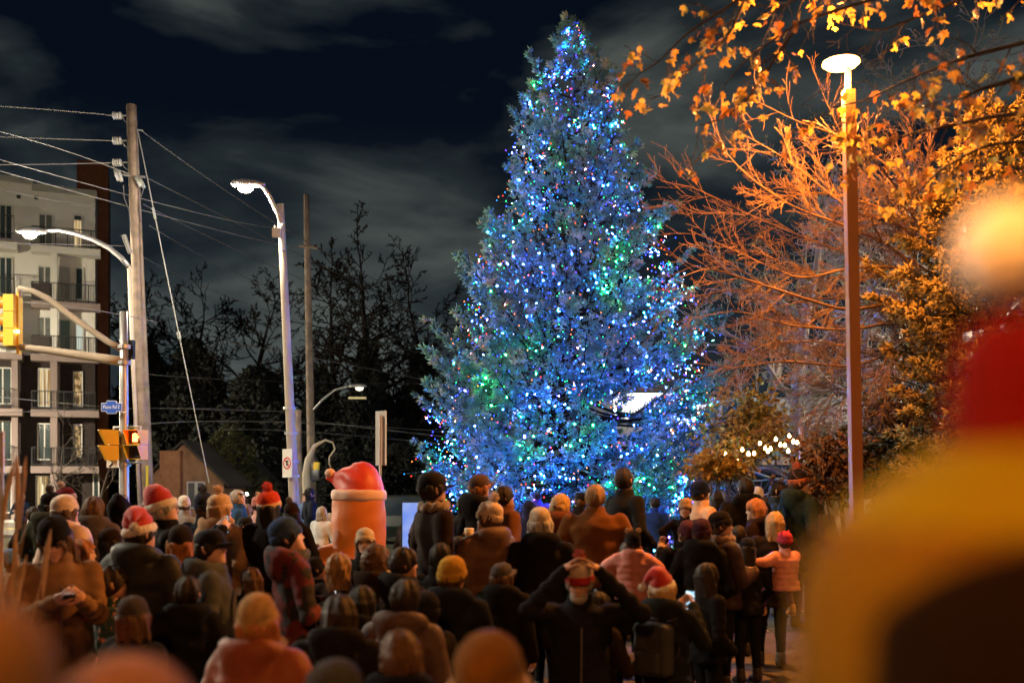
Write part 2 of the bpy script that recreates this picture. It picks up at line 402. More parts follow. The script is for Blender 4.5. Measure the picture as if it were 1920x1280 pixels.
# --- brick house with a chimney wall
def simple_house(px0, px1, pytop, d, depth, m, label, name='brick_house', wins=(), roofm=None, chim=None, pyeave=None):
    x0, x1 = WX(px0, d), WX(px1, d); z1 = WZ(pytop, d); ze = WZ(pyeave, d) if pyeave else z1-1.2
    h = empty(name, ((x0+x1)/2, d, 0), 0, label, 'building'); w = (x1-x0)/2
    MB().add([(-w,0,0),(w,0,0),(w,0,ze),(0,0,z1),(-w,0,ze),(-w,depth,0),(w,depth,0),(w,depth,ze),(0,depth,z1),(-w,depth,ze)],
             [(0,1,2,3,4),(9,8,7,6,5),(0,5,6,1),(1,6,7,2),(4,9,5,0),(2,7,8,3),(3,8,9,4)]).build('wall', m, h)
    r = MB(); o = .25; t = .12
    for s in (-1, 1):
        V = [(0,-o,z1+.004),(s*(w+o),-o,ze-.18),(s*(w+o),depth+o,ze-.18),(0,depth+o,z1+.004)]
        r.add(V+[(v[0],v[1],v[2]+t) for v in V], [(0,1,2,3),(7,6,5,4),(0,4,5,1),(1,5,6,2),(2,6,7,3),(3,7,4,0)])
    ro = r.build('roof', roofm or mat('dark_shingle', (.05,.045,.042), .9), h)
    if chim:
        cx0, cx1 = WX(chim[0], d)-(x0+x1)/2, WX(chim[1], d)-(x0+x1)/2
        MB().box((cx0,-.35,0),(cx1,-.003,WZ(chim[2], d))).build('chimney', mat('orange_brick', (.34,.16,.08), .9, var=(3,.25), bump=(10,.4)), h)
    for (a, c, e, g, mm) in wins:
        u0, u1 = WX(a, d)-(x0+x1)/2, WX(c, d)-(x0+x1)/2
        wdo = MB().box((u0-.06,-.08,WZ(g,d)-.06),(u1+.06,-.002,WZ(e,d)+.06)).build('window', M_frame, h)
        MB().box((u0,-.09,WZ(g,d)),(u1,-.082,WZ(e,d))).build('pane', mm, wdo)
    return h
M_house = mat('tan_brick', (.30,.17,.10), .9, var=(2,.3), bump=(8,.4))
simple_house(270, 420, 830, 40, 9, M_house, 'tan brick house with broad chimney beyond the wooden utility pole', chim=(305, 343, 845), pyeave=905,
             wins=((354,366,905,950,M_curtain),(372,382,905,945,M_curtain)))
simple_house(480, 560, 850, 62, 9, mat('grey_siding', (.10,.10,.11), .9), 'dark grey house beyond the concrete lamp pole', name='house', pyeave=885,
             wins=((500,512,900,915,M_glassd),))
# --- shop with a glaring white fascia behind the Christmas tree
sx0, sx1, sd = WX(1150, 38), WX(1330, 38), 38
shop = empty('shop_building', ((sx0+sx1)/2, sd, 0), 0, 'low shop with a glaring white lit fascia glimpsed through the Christmas tree', 'building')
w = (sx1-sx0)/2
MB().box((-w-1,0,0),(w+6,8,WZ(745,38))).build('wall', mat('shop_wall', (.25,.25,.25), .9), shop)
MB().box((-w,-.35,WZ(790,38)),(w-1.2,-.002,WZ(738,38))).build('lit_fascia', emat('shop_fascia', (1,.97,.9), 1.6), shop)
MB().box((w-1.15,-.35,WZ(832,38)),(w-.2,-.002,WZ(760,38))).build('lit_sign', emat('shop_sign', (1,.95,.85), 2.5), shop)
# --- number building at the right
nb = empty('numbered_building', (WX(1505,30), 30, 0), 0, 'tan office with a teal grey fascia numbered 376 behind the lamp post', 'building')
nw = WX(1690,30)-WX(1505,30)
MB().box((0,0,0),(nw,6,WZ(852,30))).build('wall', mat('tan_block', (.38,.27,.18), .9, var=(2,.2), bump=(12,.2)), nb)
MB().box((-.1,-.5,WZ(852,30)+.003),(nw,6,WZ(812,30))).build('fascia', mat('teal_fascia', (.14,.19,.18), .7, var=(1,.2)), nb)
MB().box((-.25,-.7,WZ(812,30)+.003),(nw+.1,6.1,WZ(800,30))).build('flat_roof', mat('roof_edge', (.16,.15,.13), .8), nb)
text_obj('number', '376', .5, ((WX(1545,30)-WX(1505,30)), -.51, WZ(843,30)), (R(90),0,0), mat('number_white', (.75,.75,.72), .5), nb, sx=1.3)
MB().box((.05,-.05,.2),(.5,-.002,2.4)).build('door', M_black, nb)
# --- storage shed/dark gable behind the crowd
shd = empty('dark_shed', (WX(1445,26), 26, .2), 0, 'dark plank shed under the yellow leaves behind the string lights', 'shed')
hw = 1.15
for i in range(8):
    x = -hw+i*(2*hw/8); MB().box((x+.006, 0, 0),(x+2*hw/8-.006, .03+.01*(i%2), 2.35)).build('plank', mat('shed_plank', (.055,.045,.04), .9, var=(5,.3)), shd)
MB().box((-hw,.05,0),(hw,2.2,2.3)).build('wall', M_black, shd)
MB().box((-hw-.15,-.15,2.352),(hw+.15,2.4,2.45)).build('roof', mat('dark_shingle'), shd)

# ------------------------------------------------------------------ poles
def lean_pole(mb, px0, py0, px1, py1, d, r0, r1, n=14, zbase=None):
    """tapering pole whose axis passes through two photograph points at distance d"""
    a = W(px0, py0, d); b_ = W(px1, py1, d)
    zb = gz(b_.x, d)-.1 if zbase is None else zbase
    t = (zb-a.z)/(b_.z-a.z); base = a+(b_-a)*t
    mb.tube([base+(a-base)*k for k in (0,.25,.5,.75,1)], [r0+(r1-r0)*k for k in (0,.25,.5,.75,1)], n)
    return base, a
def relative(mb, o):   # shift collected world vertices into the thing's frame
    mb.v = [v-np.array(o.location) for v in mb.v]; return mb
# wooden utility pole
D1 = 25.0
up = empty('utility_pole', (WX(276,D1), D1, gz(WX(276,D1),D1)), 0, 'weathered wooden utility pole with insulators and a curved lamp arm', 'utility pole')
m = MB(); base, top = lean_pole(m, 246, 197, 275, 940, D1, .19, .125); relative(m, up).build('pole', M_wood, up, smooth=True)
def poleX(py): return 246+(py-197)*(275-246)/(940-197)
for (py, side) in ((217,-1),(264,-1),(305,-1)):
    for k in range(4):
        p = W(218+(0), py, D1)+Vector((-.06+.055*k,0,0)); m = MB(); M = Matrix.Translation(p) @ Matrix.Rotation(R(90),4,'Y')
        m.lathe([(0,-.02),(.09,-.018),(.1,0),(.06,.025),(0,.026)], 12, 0, M); relative(m, up).build('insulator', M_ins, up, smooth=True)
    m = MB().tube([W(229,py,D1), W(poleX(py)-2,py-1,D1)], .018, 6); relative(m, up).build('bracket', M_steel, up)
    m = MB().tube([W(228,py,D1), W(233,py+9,D1), W(poleX(py)-4,py+18,D1)], .008, 5); relative(m, up).build('jumper_wire', M_wirel, up)
for (a, c) in (((222,320),(228,340)),((262,335),(270,352))):
    for off in (0,-6):
        m = MB().tube([W(a[0]+off,a[1]+off*.3,D1-.2), W(c[0]+off,c[1]+off*.3,D1-.2)], [.05,.045], 10); relative(m, up).build('fuse_cutout', M_ins, up, smooth=True)
m = MB().tube([W(222,327,D1-.1), W(272,332,D1-.1)], .03, 6); relative(m, up).build('crossarm', M_steel, up)
m = MB().tube([W(256,243,D1-.1), W(268,245,D1-.1)], .02, 6); relative(m, up).build('bracket', M_steel, up)
for (pts) in ([(231,347),(233,372),(242,395),(246,440)], [(270,352),(262,375),(262,400)]):
    m = MB().tube([W(x,y,D1-.15) for x,y in pts], .012, 5); relative(m, up).build('drop_wire', M_wire, up)
m = MB().tube([W(242,500,D1-.22), W(250,700,D1-.22), W(262,948,D1-.22)], .05, 8); relative(m, up).build('conduit', mat('cream_conduit', (.55,.46,.36), .6), up, smooth=True)
m = MB().tube([W(232,441,D1-.2), W(244,474,D1-.2)], .06, 8); relative(m, up).build('junction_box', M_steel, up)
m = MB().box((-.03,-.02,0),(.03,0,.9)); m.v = [v+np.array(W(289-13,940,D1-.22)) for v in m.v]; relative(m, up).build('guard', mat('yellow_guard', (.5,.4,.02), .6), up)
def lamp_light(parent, loc, col, power, rad):
    l = bpy.data.lights.new('lamp_light', 'POINT'); l.color = col; l.energy = power; l.shadow_soft_size = rad
    o = bpy.data.objects.new('lamp_light', l); COL.objects.link(o); o.parent = parent; o.location = loc; return o
def lamp_head(parent, p, dirx, m_l, L, name='lamp_head', hl=.62, mlens=None, w=.15):
    """flat cobra-head luminaire pointing along dirx (unit Vector), lens below"""
    a = math.atan2(dirx.y, dirx.x)
    M = Matrix.Translation(p-Vector(parent.location)) @ Matrix.Rotation(a,4,'Z')
    m = MB(); n = 8
    prof = [(-.12,.05,.05),(0,.07,.07),(.12,w*.8,.10),(hl*.6,w,.11),(hl*.9,w*.85,.08),(hl,w*.4,.03)]
    V = []; Fc = []
    for (x, hw_, hh) in prof:
        for k in range(12):
            t = k/12*2*math.pi; V.append((x, hw_*math.cos(t), max(-.045, hh*math.sin(t))))
    for i in range(len(prof)-1):
        for k in range(12): Fc.append((i*12+k, i*12+(k+1)%12, (i+1)*12+(k+1)%12, (i+1)*12+k))
    Fc.append(tuple(range(11,-1,-1))); Fc.append(tuple((len(prof)-1)*12+k for k in range(12)))
    V = np.array(V) @ np.array(M.to_3x3()).T + np.array(M.translation)
    m.add(V, Fc); h = m.build(name, m_l, parent, smooth=True)
    l = MB(); r = w*.82
    prof = [(0,-.19),(r*.5,-.175),(r*.85,-.13),(r,-.05),(0,-.048)]
    l.lathe(prof, 20, 0, M @ Matrix.Translation((hl*.5,0,0)) @ Matrix.Scale(1.45,4,(1,0,0)))
    l.build('lens', emat(mlens or 'street_lens', WARMW, 40 if L > 100 else L), h, smooth=True)
    if L > 100: lamp_light(h, tuple(M @ Vector((hl*.5, 0, -.30))), WARMW, L*.05*4*math.pi, .07)
    return h
arm = [(62,437),(88,432),(110,431),(140,437),(175,449),(205,465),(228,484),(241,500)]
m = MB().tube([W(x,y,D1-.25) for x,y in arm], [.035,.045,.05,.055,.06,.062,.065,.065], 10); relative(m, up).build('lamp_arm', M_steel, up, smooth=True)
lamp_head(up, W(80,434,D1-.25), Vector((-1,-.1,0)).normalized(), M_steel, L_STREET)
# concrete lamp pole
D2 = 22.0
lp = empty('street_lamp', (WX(553,D2), D2, gz(WX(553,D2),D2)), 0, 'pale concrete street lamp pole with a lit white lamp arm', 'street lamp')
m = MB(); lean_pole(m, 526, 383, 552, 950, D2, .125, .075, 16); relative(m, lp).build('pole', M_polec, lp, smooth=True)
def cpx(py): return 526+(py-383)*(552-526)/(950-383)
for py in (765, 812, 865, 892):
    p = W(cpx(py), py, D2); m = MB().lathe([(.128,-.03),(.142,-.03),(.142,.03),(.128,.03)], 18, 0, Matrix.Translation(p)); relative(m, lp).build('band', M_steel, lp)
m = MB().tube([W(529,418,D2-.08), W(521,400,D2-.08), W(505,368,D2-.08), W(494,352,D2-.08), W(484,345,D2-.08), W(470,342,D2-.08)], [.06,.055,.05,.045,.04,.035], 10)
relative(m, lp).build('lamp_arm', M_polec, lp, smooth=True)
lamp_head(lp, W(487,346,D2-.08), Vector((-1,-.1,0)).normalized(), M_steel, L_STREET)
m = MB().box((-.16,-.12,-.1),(.02,.0,.1)).tube([(-.1,-.06,.1),(-.1,-.06,.16)], .03, 8); m.v = [v+np.array(W(526,438,D2-.1)) for v in m.v]; relative(m, lp).build('photocell', M_polec, lp)
m = MB().tube([W(527,425,D2-.1),W(532,470,D2-.1)], .05, 8); relative(m, lp).build('bracket', M_steel, lp)
# no-entry style sign on the pole
sg = empty('prohibition_sign', W(539,868,D2-.25), R(-38), 'narrow white sign with a red barred circle clamped to the concrete pole', 'sign')
MB().box((-.16,-.01,-.31),(.16,.0,.31)).build('plate', mat('sign_white', (.62,.60,.56), .5), sg)
m = MB(); a = np.linspace(0,2*math.pi,33)
for i in range(32):
    q = [(r*math.cos(t), -.014, r*math.sin(t)) for t in (a[i], a[i+1]) for r in (.10,.135)]
    m.add(q, [(0,1,3,2)])
m.add([(-.095,-.015,.07),(-.07,-.015,.095),(.095,-.015,-.07),(.07,-.015,-.095)], [(0,1,2,3)])
m.build('red_ring', mat('sign_red', (.5,.03,.03), .5), sg)
MB().tube([(0,-.016,-.06),(0,-.016,.06)], .018, 6).tube([(0,-.016,.05),(.05,-.016,.05)], .015, 6).build('arrow', M_black, sg)
# far dark utility pole with small lamp
D3 = 42.0
p2 = empty('utility_pole', (WX(586,D3), D3, 0), 0, 'tall dark utility pole beyond the concrete lamp with small unlit arm lamp', 'utility pole')
m = MB(); lean_pole(m, 574, 365, 585, 930, D3, .19, .12, 12, 0); relative(m, p2).build('pole', M_wood, p2, smooth=True)
m = MB().tube([W(562,461,D3-.2), W(596,465,D3-.2)], .06, 6); relative(m, p2).build('crossarm', M_wood, p2)
m = MB().tube([W(588,768,D3-.2), W(606,748,D3-.2), W(628,731,D3-.2), W(650,725,D3-.2), W(662,724,D3-.2)], .05, 8); relative(m, p2).build('lamp_arm', M_steel, p2, smooth=True)
lamp_head(p2, W(660,724,D3-.2), Vector((1,0,0)), M_steel, 2.5, mlens='dim_lens')
m = MB().tube([W(590,868,D3-.3), W(590,900,D3-.3)], .2, 10); relative(m, p2).build('transformer', M_steel, p2, smooth=True)
# leaning thin pole right behind the concrete one
p3 = empty('utility_pole', (WX(562,34), 34, 0), 0, 'slim brown utility pole close behind the concrete lamp pole', 'utility pole')
m = MB(); lean_pole(m, 559, 768, 562, 940, 34, .12, .1, 10, 0); relative(m, p3).build('pole', M_wood, p3, smooth=True)
m = MB().tube([W(553,770,34), W(566,772,34)], .03, 6); relative(m, p3).build('crossarm', M_steel, p3)
# big pale curved signal pole
p4 = empty('curved_mast', (WX(573,30), 30, 0), 0, 'pale tapering mast bending over to a hanging hook arm behind the inflatable', 'signal mast')
m = MB().tube([W(576,1010,30), W(575,920,30), W(574,890,30), W(578,862,30), W(590,836,30), W(610,825,30), W(624,829,30), W(628,842,30), W(618,856,30), W(617,868,30), W(623,884,30)],
              [.13,.125,.12,.105,.075,.04,.03,.028,.028,.024,.012], 14)
relative(m, p4).build('mast', mat('pale_mast', (.32,.27,.18), .6), p4, smooth=True)
m = MB().tube([W(594,866,29.9), W(593,880,29.9)], .1, 8); relative(m, p4).build('signal_back', M_yel, p4)
# sign seen from behind
sb = empty('road_sign', (WX(714,13), 13, gz(WX(714,13),13)), 0, 'tall narrow grey road sign seen from behind on a thin post', 'sign')
h0 = sb.location.z
MB().box((-.10,0,WZ(872,13)-h0),(.10,.006,WZ(770,13)-h0)).build('plate', mat('sign_back', (.50,.48,.44), .55, metal=.1, var=(4,.15)), sb)
MB().tube([(0.02,-.03,-.05),(0.02,-.03,WZ(778,13)-h0)], .018, 6).build('post', M_steel, sb)
sb.rotation_euler = (0,0,R(-38))

# ------------------------------------------------------------------ traffic signals
D4 = 16.0
ts = empty('traffic_signal_pole', (WX(233,D4), D4, gz(WX(233,D4),D4)), 0, 'grey traffic signal pole carrying a mast arm over the road', 'traffic light')
m = MB(); lean_pole(m, 232, 584, 233, 950, D4, .088, .06, 16); relative(m, ts).build('pole', M_steel, ts, smooth=True)
m = MB().tube([W(-40,643,D4), W(0,646,D4), W(100,658,D4), W(200,673,D4), W(232,678,D4)], [.045,.05,.06,.075,.08], 12); relative(m, ts).build('mast_arm', M_polec, ts, smooth=True)
m = MB().tube([W(35,540,D4), W(60,545,D4), W(90,560,D4), W(150,605,D4), W(205,642,D4), W(230,655,D4)], [.04,.045,.05,.05,.05,.055], 12); relative(m, ts).build('brace_arm', M_polec, ts, smooth=True)
m = MB().tube([W(35,540,D4), W(34,556,D4)], .04, 10); relative(m, ts).build('end_fitting', M_polec, ts, smooth=True)
for py in (650, 680, 818, 836, 870): 
    p = W(233, py, D4); m = MB().lathe([(.08,-.035),(.105,-.03),(.105,.03),(.08,.035)], 16, 0, Matrix.Translation(p)); relative(m, ts).build('clamp', M_steel, ts)
m = MB().box((0,0,0),(.07,.1,.3)); m.v = [v+np.array(W(241,672,D4)) for v in m.v]; relative(m, ts).build('control_box', M_black, ts)
def visor(mb, M, r, L, mi=0, n=16, cut=.25):
    V = []; Fc = []
    for i in range(n+1):
        t = -math.pi*cut/1+ (math.pi+2*math.pi*cut)*i/n
        k = .35+.65*max(0, math.sin(t))**.5 if math.sin(t) > 0 else .35
        for rr in (r, r-.008):
            V.append((0, rr*math.cos(t), rr*math.sin(t))); V.append((-L*k, rr*math.cos(t), rr*math.sin(t)))
    for i in range(n):
        b0 = i*4; b1 = (i+1)*4
        Fc += [(b0,b0+1,b1+1,b1),(b0+3,b0+2,b1+2,b1+3),(b0+1,b0+3,b1+3,b1+1)]
    V = np.array(V) @ np.array(M.to_3x3()).T + np.array(M.translation); mb.add(V, Fc, mi)
# vehicle signal head, seen side on
vh = empty('traffic_light', (W(22,545,D4).x, D4, WZ(650,D4)), 0, 'yellow three lamp traffic light hanging from the mast arm, seen side on', 'traffic light')
hz_ = WZ(552,D4)-WZ(648,D4)
for i in range(3):
    z = hz_*(i+.5)/3
    MB().box((-.06,-.16,z-hz_/6+.004),(.10,.16,z+hz_/6-.004)).build('housing', M_yel, vh)
    mm = MB(); visor(mm, Matrix.Translation((-.062,0,z)), .115, .26); mm.build('visor', mat('visor_yellow', (.75,.28,.02), .5), vh)
MB().box((.10,-.05,-.12),(.13,.05,hz_+.05)).build('bracket', M_yel, vh)
MB().tube([(.115,-.06,hz_*.29),(.14,-.06,hz_*.29)], .02, 8).build('indicator', emat('indicator', (1,.9,.7), 30), vh)
# pedestrian signals
def ped(px, py0, py1, d, rz, label, lit):
    z0, z1 = WZ(py1, d), WZ(py0, d); o = empty('pedestrian_signal', (WX(px, d), d-.15, z0), rz, label, 'pedestrian signal'); H = z1-z0
    for i in range(2):
        z = H*(i+.5)/2; h = H/4-.006
        MB().box((-.13,-.02,z-h),(.13,.12,z+h)).build('housing', M_yel, o)
        v = MB(); t = .006; L = .17
        v.add([(-.13,-.02,z+h),(.13,-.02,z+h),(.13,-L,z+h),(-.13,-L,z+h),(-.13,-.02,z+h-t),(.13,-.02,z+h-t),(.13,-L,z+h-t),(-.13,-L,z+h-t)], [(0,1,2,3),(7,6,5,4),(3,2,6,7)])
        for s in (-1,1):
            x = s*.13; x2 = s*.124
            v.add([(x,-.02,z+h),(x,-L,z+h),(x,-.06,z-h),(x,-.02,z-h),(x2,-.02,z+h),(x2,-L,z+h),(x2,-.06,z-h),(x2,-.02,z-h)], [(0,1,2,3),(7,6,5,4),(1,5,6,2)])
        v.build('visor', M_yel, o)
        MB().box((-.11,-.03,z-h+.02),(.11,-.021,z+h-.02)).build('lens', mat('dark_lens', (.03,.02,.02), .3), o)
        if lit and i == 1:
            g = MB()   # raised hand symbol
            g.box((-.045,-.036,z-.075),(.045,-.031,z+.0))
            for k in range(4): g.box((-.045+k*.024,-.036,z+.002),(-.029+k*.024,-.031,z+.07-.012*abs(k-1.5)))
            g.add([(.047,-.033,z-.04),(.075,-.033,z+.015),(.06,-.033,z+.025),(.047,-.033,z-.005)], [(0,1,2,3)])
            g.build('hand_symbol', emat('red_hand', (1,.07,.02), 26), o)
    return o
ped(213, 806, 864, D4, R(-62), 'yellow pedestrian signal on the side of the pole facing the road', False)
ped(262, 806, 862, D4, R(-14), 'yellow pedestrian signal showing a glowing red hand', True)
for py in (801, 868, 838):
    m = MB().tube([W(212,py,D4), W(266,py-1,D4)], .016, 8); relative(m, ts).build('signal_bracket', M_steel, ts, smooth=True)
for x in (213, 264):
    m = MB().tube([W(x,800,D4), W(x,808,D4)], .016, 8); relative(m, ts).build('bracket_stub', M_steel, ts, smooth=True)
m = MB().box((-.13,-.02,-.07),(.06,.0,.05)); m.v = [v+np.array(W(216,868,D4-.2)) for v in m.v]; relative(m, ts).build('arrow_plate', mat('sign_white'), ts)
m = MB().add([W(204,873,D4-.225), W(211,866,D4-.225), W(212,870,D4-.225), W(206,876,D4-.225)], [(0,1,2,3)]); relative(m, ts).build('push_button_arrow', M_black, ts)
# street name sign
st = empty('street_name_sign', W(209,763,D4-.12), R(-6), 'blue street name sign reading Plains Rd E', 'sign')
M_sb = mat('sign_blue', (.02,.10,.55), .45); sb2 = mat('sign_text_white', (.8,.82,.85), .5)
def cross_plate(a, b_, c, e, y0, y1):
    pts = [(-a,-b_),(-c,-b_),(-c*.85,-e),(c*.85,-e),(c,-b_),(a,-b_),(a,b_),(c,b_),(c*.85,e),(-c*.85,e),(-c,b_),(-a,b_)]
    n = len(pts); return [(x,y0,z) for x,z in pts]+[(x,y1,z) for x,z in pts], [tuple(range(n)), tuple(range(2*n-1,n-1,-1))]+[(i, i+n, (i+1)%n+n, (i+1)%n) for i in range(n)]
MB().add(*cross_plate(.172,.068,.09,.105,.0,.012)).build('border', mat('sign_white_bright', (.7,.72,.78), .5), st)
MB().add(*cross_plate(.163,.059,.082,.097,-.004,-.0005)).build('plate', M_sb, st)
text_obj('street_name', 'Plains Rd E', .082, (0,-.008,0), (R(90),0,0), sb2, st, ext=.001, sx=.78)
MB().tube([(.17,.01,-.085),(.25,.01,-.085)], .008, 6).build('bracket', M_steel, st)
# left edge sign plate on a post
ge = empty('road_sign', (WX(1,7.0), 7.0, gz(WX(1,7),7)), 0, 'grey back of a small road sign at the far edge behind tall grass', 'sign')
MB().box((-.04,-.02,WZ(872,7)-ge.location.z),(.028,.0,WZ(808,7)-ge.location.z)).build('plate', mat('sign_back'), ge)
MB().tube([(0,.015,-.05),(0,.015,WZ(815,7)-ge.location.z)], .014, 6).build('post', M_steel, ge)
# ------------------------------------------------------------------ overhead wires
def wire(pts, r, m, label, sag=0, grp='overhead wires'):
    """pts: list of (px, py, d); smooth sagging line through them"""
    P = [W(*p) for p in pts]; Q = []
    # one smooth curve: least squares parabola through the given points
    t_ = np.array([p.y if abs(P[-1].y-P[0].y) > 3 else p.x for p in P]); t_ = (t_-t_[0])/(t_[-1]-t_[0]); A_ = np.array([tuple(p) for p in P])
    dg_ = min(2, len(P)-1); C_ = [np.polyfit(t_, A_[:,k], dg_) for k in range(3)]
    for k in range(41):
        t = k/40; Q.append(Vector([float(np.polyval(c, t)) for c in C_]))
    o = MB().tube(Q, r*.75, 5).build('power_line', m); tag(o, label, 'wire', grp); return o
WL = M_wirel; WD = M_wire
wire([(-60,196,24),(105,207,24.6),(215,217,25)], .016, WL, 'topmost wire ending at the highest insulator of the wooden pole', .02)
wire([(-60,254,24),(90,260,24.6),(215,264,25)], .016, WL, 'second wire ending at the middle insulator of the wooden pole', .02)
wire([(-60,309,24),(90,308,24.6),(215,305,25)], .016, WL, 'third wire ending at the lowest insulator of the wooden pole', .02)
wire([(-60,232,22),(60,264,23),(205,311,24),(250,330,25)], .011, WL, 'thin wire slanting down across the wires to the wooden pole', .03)
wire([(-60,282,22),(80,322,23),(245,368,25),(330,388,27),(520,425,34)], .011, WL, 'thin wire crossing before the cream roofline', .05)
wire([(-60,300,22),(100,352,23),(240,390,25),(330,408,27),(560,460,38)], .010, WL, 'lower thin wire crossing before the cream upper wall', .05)
wire([(-60,342,22),(60,368,23),(180,388,24)], .008, WD, 'dark wire passing before the upper floor windows', .03)
wire([(-60,567,20),(60,570,20),(200,583,20),(300,606,21)], .011, WL, 'wire running just above the signal mast arm', .03)
wire([(-60,455,22),(105,458,23),(232,461,25)], .009, WL, 'level wire at the height of the curved lamp arm', .02)
wire([(-60,738,22),(80,752,24),(190,762,26)], .010, WL, 'wire in front of the lit lower windows', .03)
wire([(-60,775,22),(120,770,24),(300,765,30),(470,768,40)], .010, WD, 'low dark wire in front of the brick storeys', .05)
wire([(262,245,25),(430,362,30),(600,464,36),(740,545,44),(880,600,52)], .016, WD, 'dark wire falling from the pole top towards the tree', .15)
wire([(262,330,25),(420,402,30),(575,483,38),(720,560,46),(850,620,52)], .015, WD, 'dark wire falling from the fuse cutouts towards the tree', .15)
wire([(262,385,25),(420,448,30),(575,533,38),(760,600,46),(860,640,52)], .014, WD, 'dark wire below the one from the fuse cutouts', .15)
wire([(262,420,25),(440,500,32),(590,580,42),(760,640,50),(850,672,54)], .014, WD, 'dark wire through the crowns of the bare trees', .15)
wire([(262,480,25),(470,566,36),(620,622,42),(800,668,52),(880,680,55)], .014, WD, 'dark wire passing under the bare crowns', .15)
wire([(420,640,34),(590,670,42),(740,702,48),(850,722,54)], .015, WL, 'pale wire running down to the blue tree at lamp height', .15)
wire([(262,700,25),(420,712,32),(590,716,42),(800,720,52)], .010, WD, 'level dark wire above the small arm lamp', .1)
wire([(300,765,30),(420,768,34),(560,772,42)], .018, WL, 'pale horizontal wire reaching the slim brown pole', .05)
wire([(200,800,26),(420,796,34),(560,788,42),(700,800,46),(820,808,50)], .02, WL, 'thick pale telephone cable hanging low across the road', .12)
wire([(420,806,34),(585,808,42),(700,822,46),(820,830,50)], .018, WL, 'lower pale cable with looped ends beside the mast', .12)
wire([(590,790,42),(700,803,42),(830,818,42)], .015, WL, 'pale cable from the dark pole behind the grey sign', .08)
g = MB().tube([W(258,245,D1-.1).lerp(W(392,905,D1-2), k/8) for k in range(9)], .014, 6).build('guy_wire', M_wirel); tag(g, 'grey guy wire stretched from the wooden pole down into the crowd', 'wire')
g2 = MB().tube([W(287,390,D1-.52), W(291,410,D1-.55)], .03, 8).build('guy_insulator', M_ins, g); g3 = MB().tube([W(334,622,D1-1.18), W(337,636,D1-1.2)], .04, 8).build('guy_clamp', M_ins, g)
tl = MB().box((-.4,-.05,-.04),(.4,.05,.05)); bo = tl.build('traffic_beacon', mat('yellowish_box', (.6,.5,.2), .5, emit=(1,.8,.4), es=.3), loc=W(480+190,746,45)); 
tag(bo, 'small pale fitting hanging on the wires beyond the arm lamp', 'fitting')

# ------------------------------------------------------------------ the decorated spruce
TX, TY = WX(1075, 22), 22.0; TB = gz(TX, TY)
spruce = empty('spruce_tree', (TX, TY, TB), 0, 'huge blue spruce wrapped in coloured Christmas lights behind the crowd', 'tree')
HT = WZ(35, 22)-TB
prof_px = [(35,2),(60,18),(100,30),(150,52),(160,78),(230,98),(300,118),(330,130),(400,152),(470,186),(520,205),(600,236),(680,246),(760,270),(850,283),(920,280),(960,255)]
py_ = np.array([p[0] for p in prof_px], float); pr_ = np.array([p[1] for p in prof_px], float)*22/F
def prof(z): return float(np.interp(HZ-(z+TB-CAM_H)*F/22, py_, pr_))
def finger_mesh():
    V = []; Fc = []
    def fin(a, d, L, w):
        d = np.array(d, float); d /= np.linalg.norm(d); a = np.array(a, float)
        ref = np.array([0,0,1.]) if abs(d[2]) < .9 else np.array([1.,0,0]); u = np.cross(ref, d); u /= np.linalg.norm(u); v = np.cross(d, u)
        o = len(V); V.append(a)
        for k in range(3):
            t = k*2.094; V.append(a+d*L*.45+w*(math.cos(t)*u+math.sin(t)*v))
        V.append(a+d*L)
        for k in range(3): Fc.append((o, o+1+k, o+1+(k+1)%3)); Fc.append((o+4, o+1+(k+1)%3, o+1+k))
    fin((0,0,0), (0,0,1), .95, .12)
    for k in range(6):
        t = k*1.0472+.3; fin((0,0,.05+.22*(k%2)), (math.cos(t), math.sin(t), .95+.5*(k%2)), .74-.1*(k%3), .105)
    return np.array(V), np.array(Fc)
FV, FF = finger_mesh()
def sprigs(P, D, S, BV=None, BF=None):
    BV = FV if BV is None else BV; BF = FF if BF is None else BF
    P, D, S = np.asarray(P), np.asarray(D), np.asarray(S); n = len(P)
    D = D/(np.linalg.norm(D, axis=1, keepdims=True)+1e-9)
    rnd = np.random.normal(size=(n,3)); U = rnd-D*np.sum(rnd*D, 1, keepdims=True); U /= np.linalg.norm(U, axis=1, keepdims=True); Wv = np.cross(D, U)
    V = P[:,None,:]+S[:,None,None]*(BV[None,:,0:1]*U[:,None,:]+BV[None,:,1:2]*Wv[:,None,:]+BV[None,:,2:3]*D[:,None,:])
    Fc = (np.arange(n)[:,None,None]*len(BV)+BF[None]).reshape(-1, 3)
    return V.reshape(-1,3), Fc
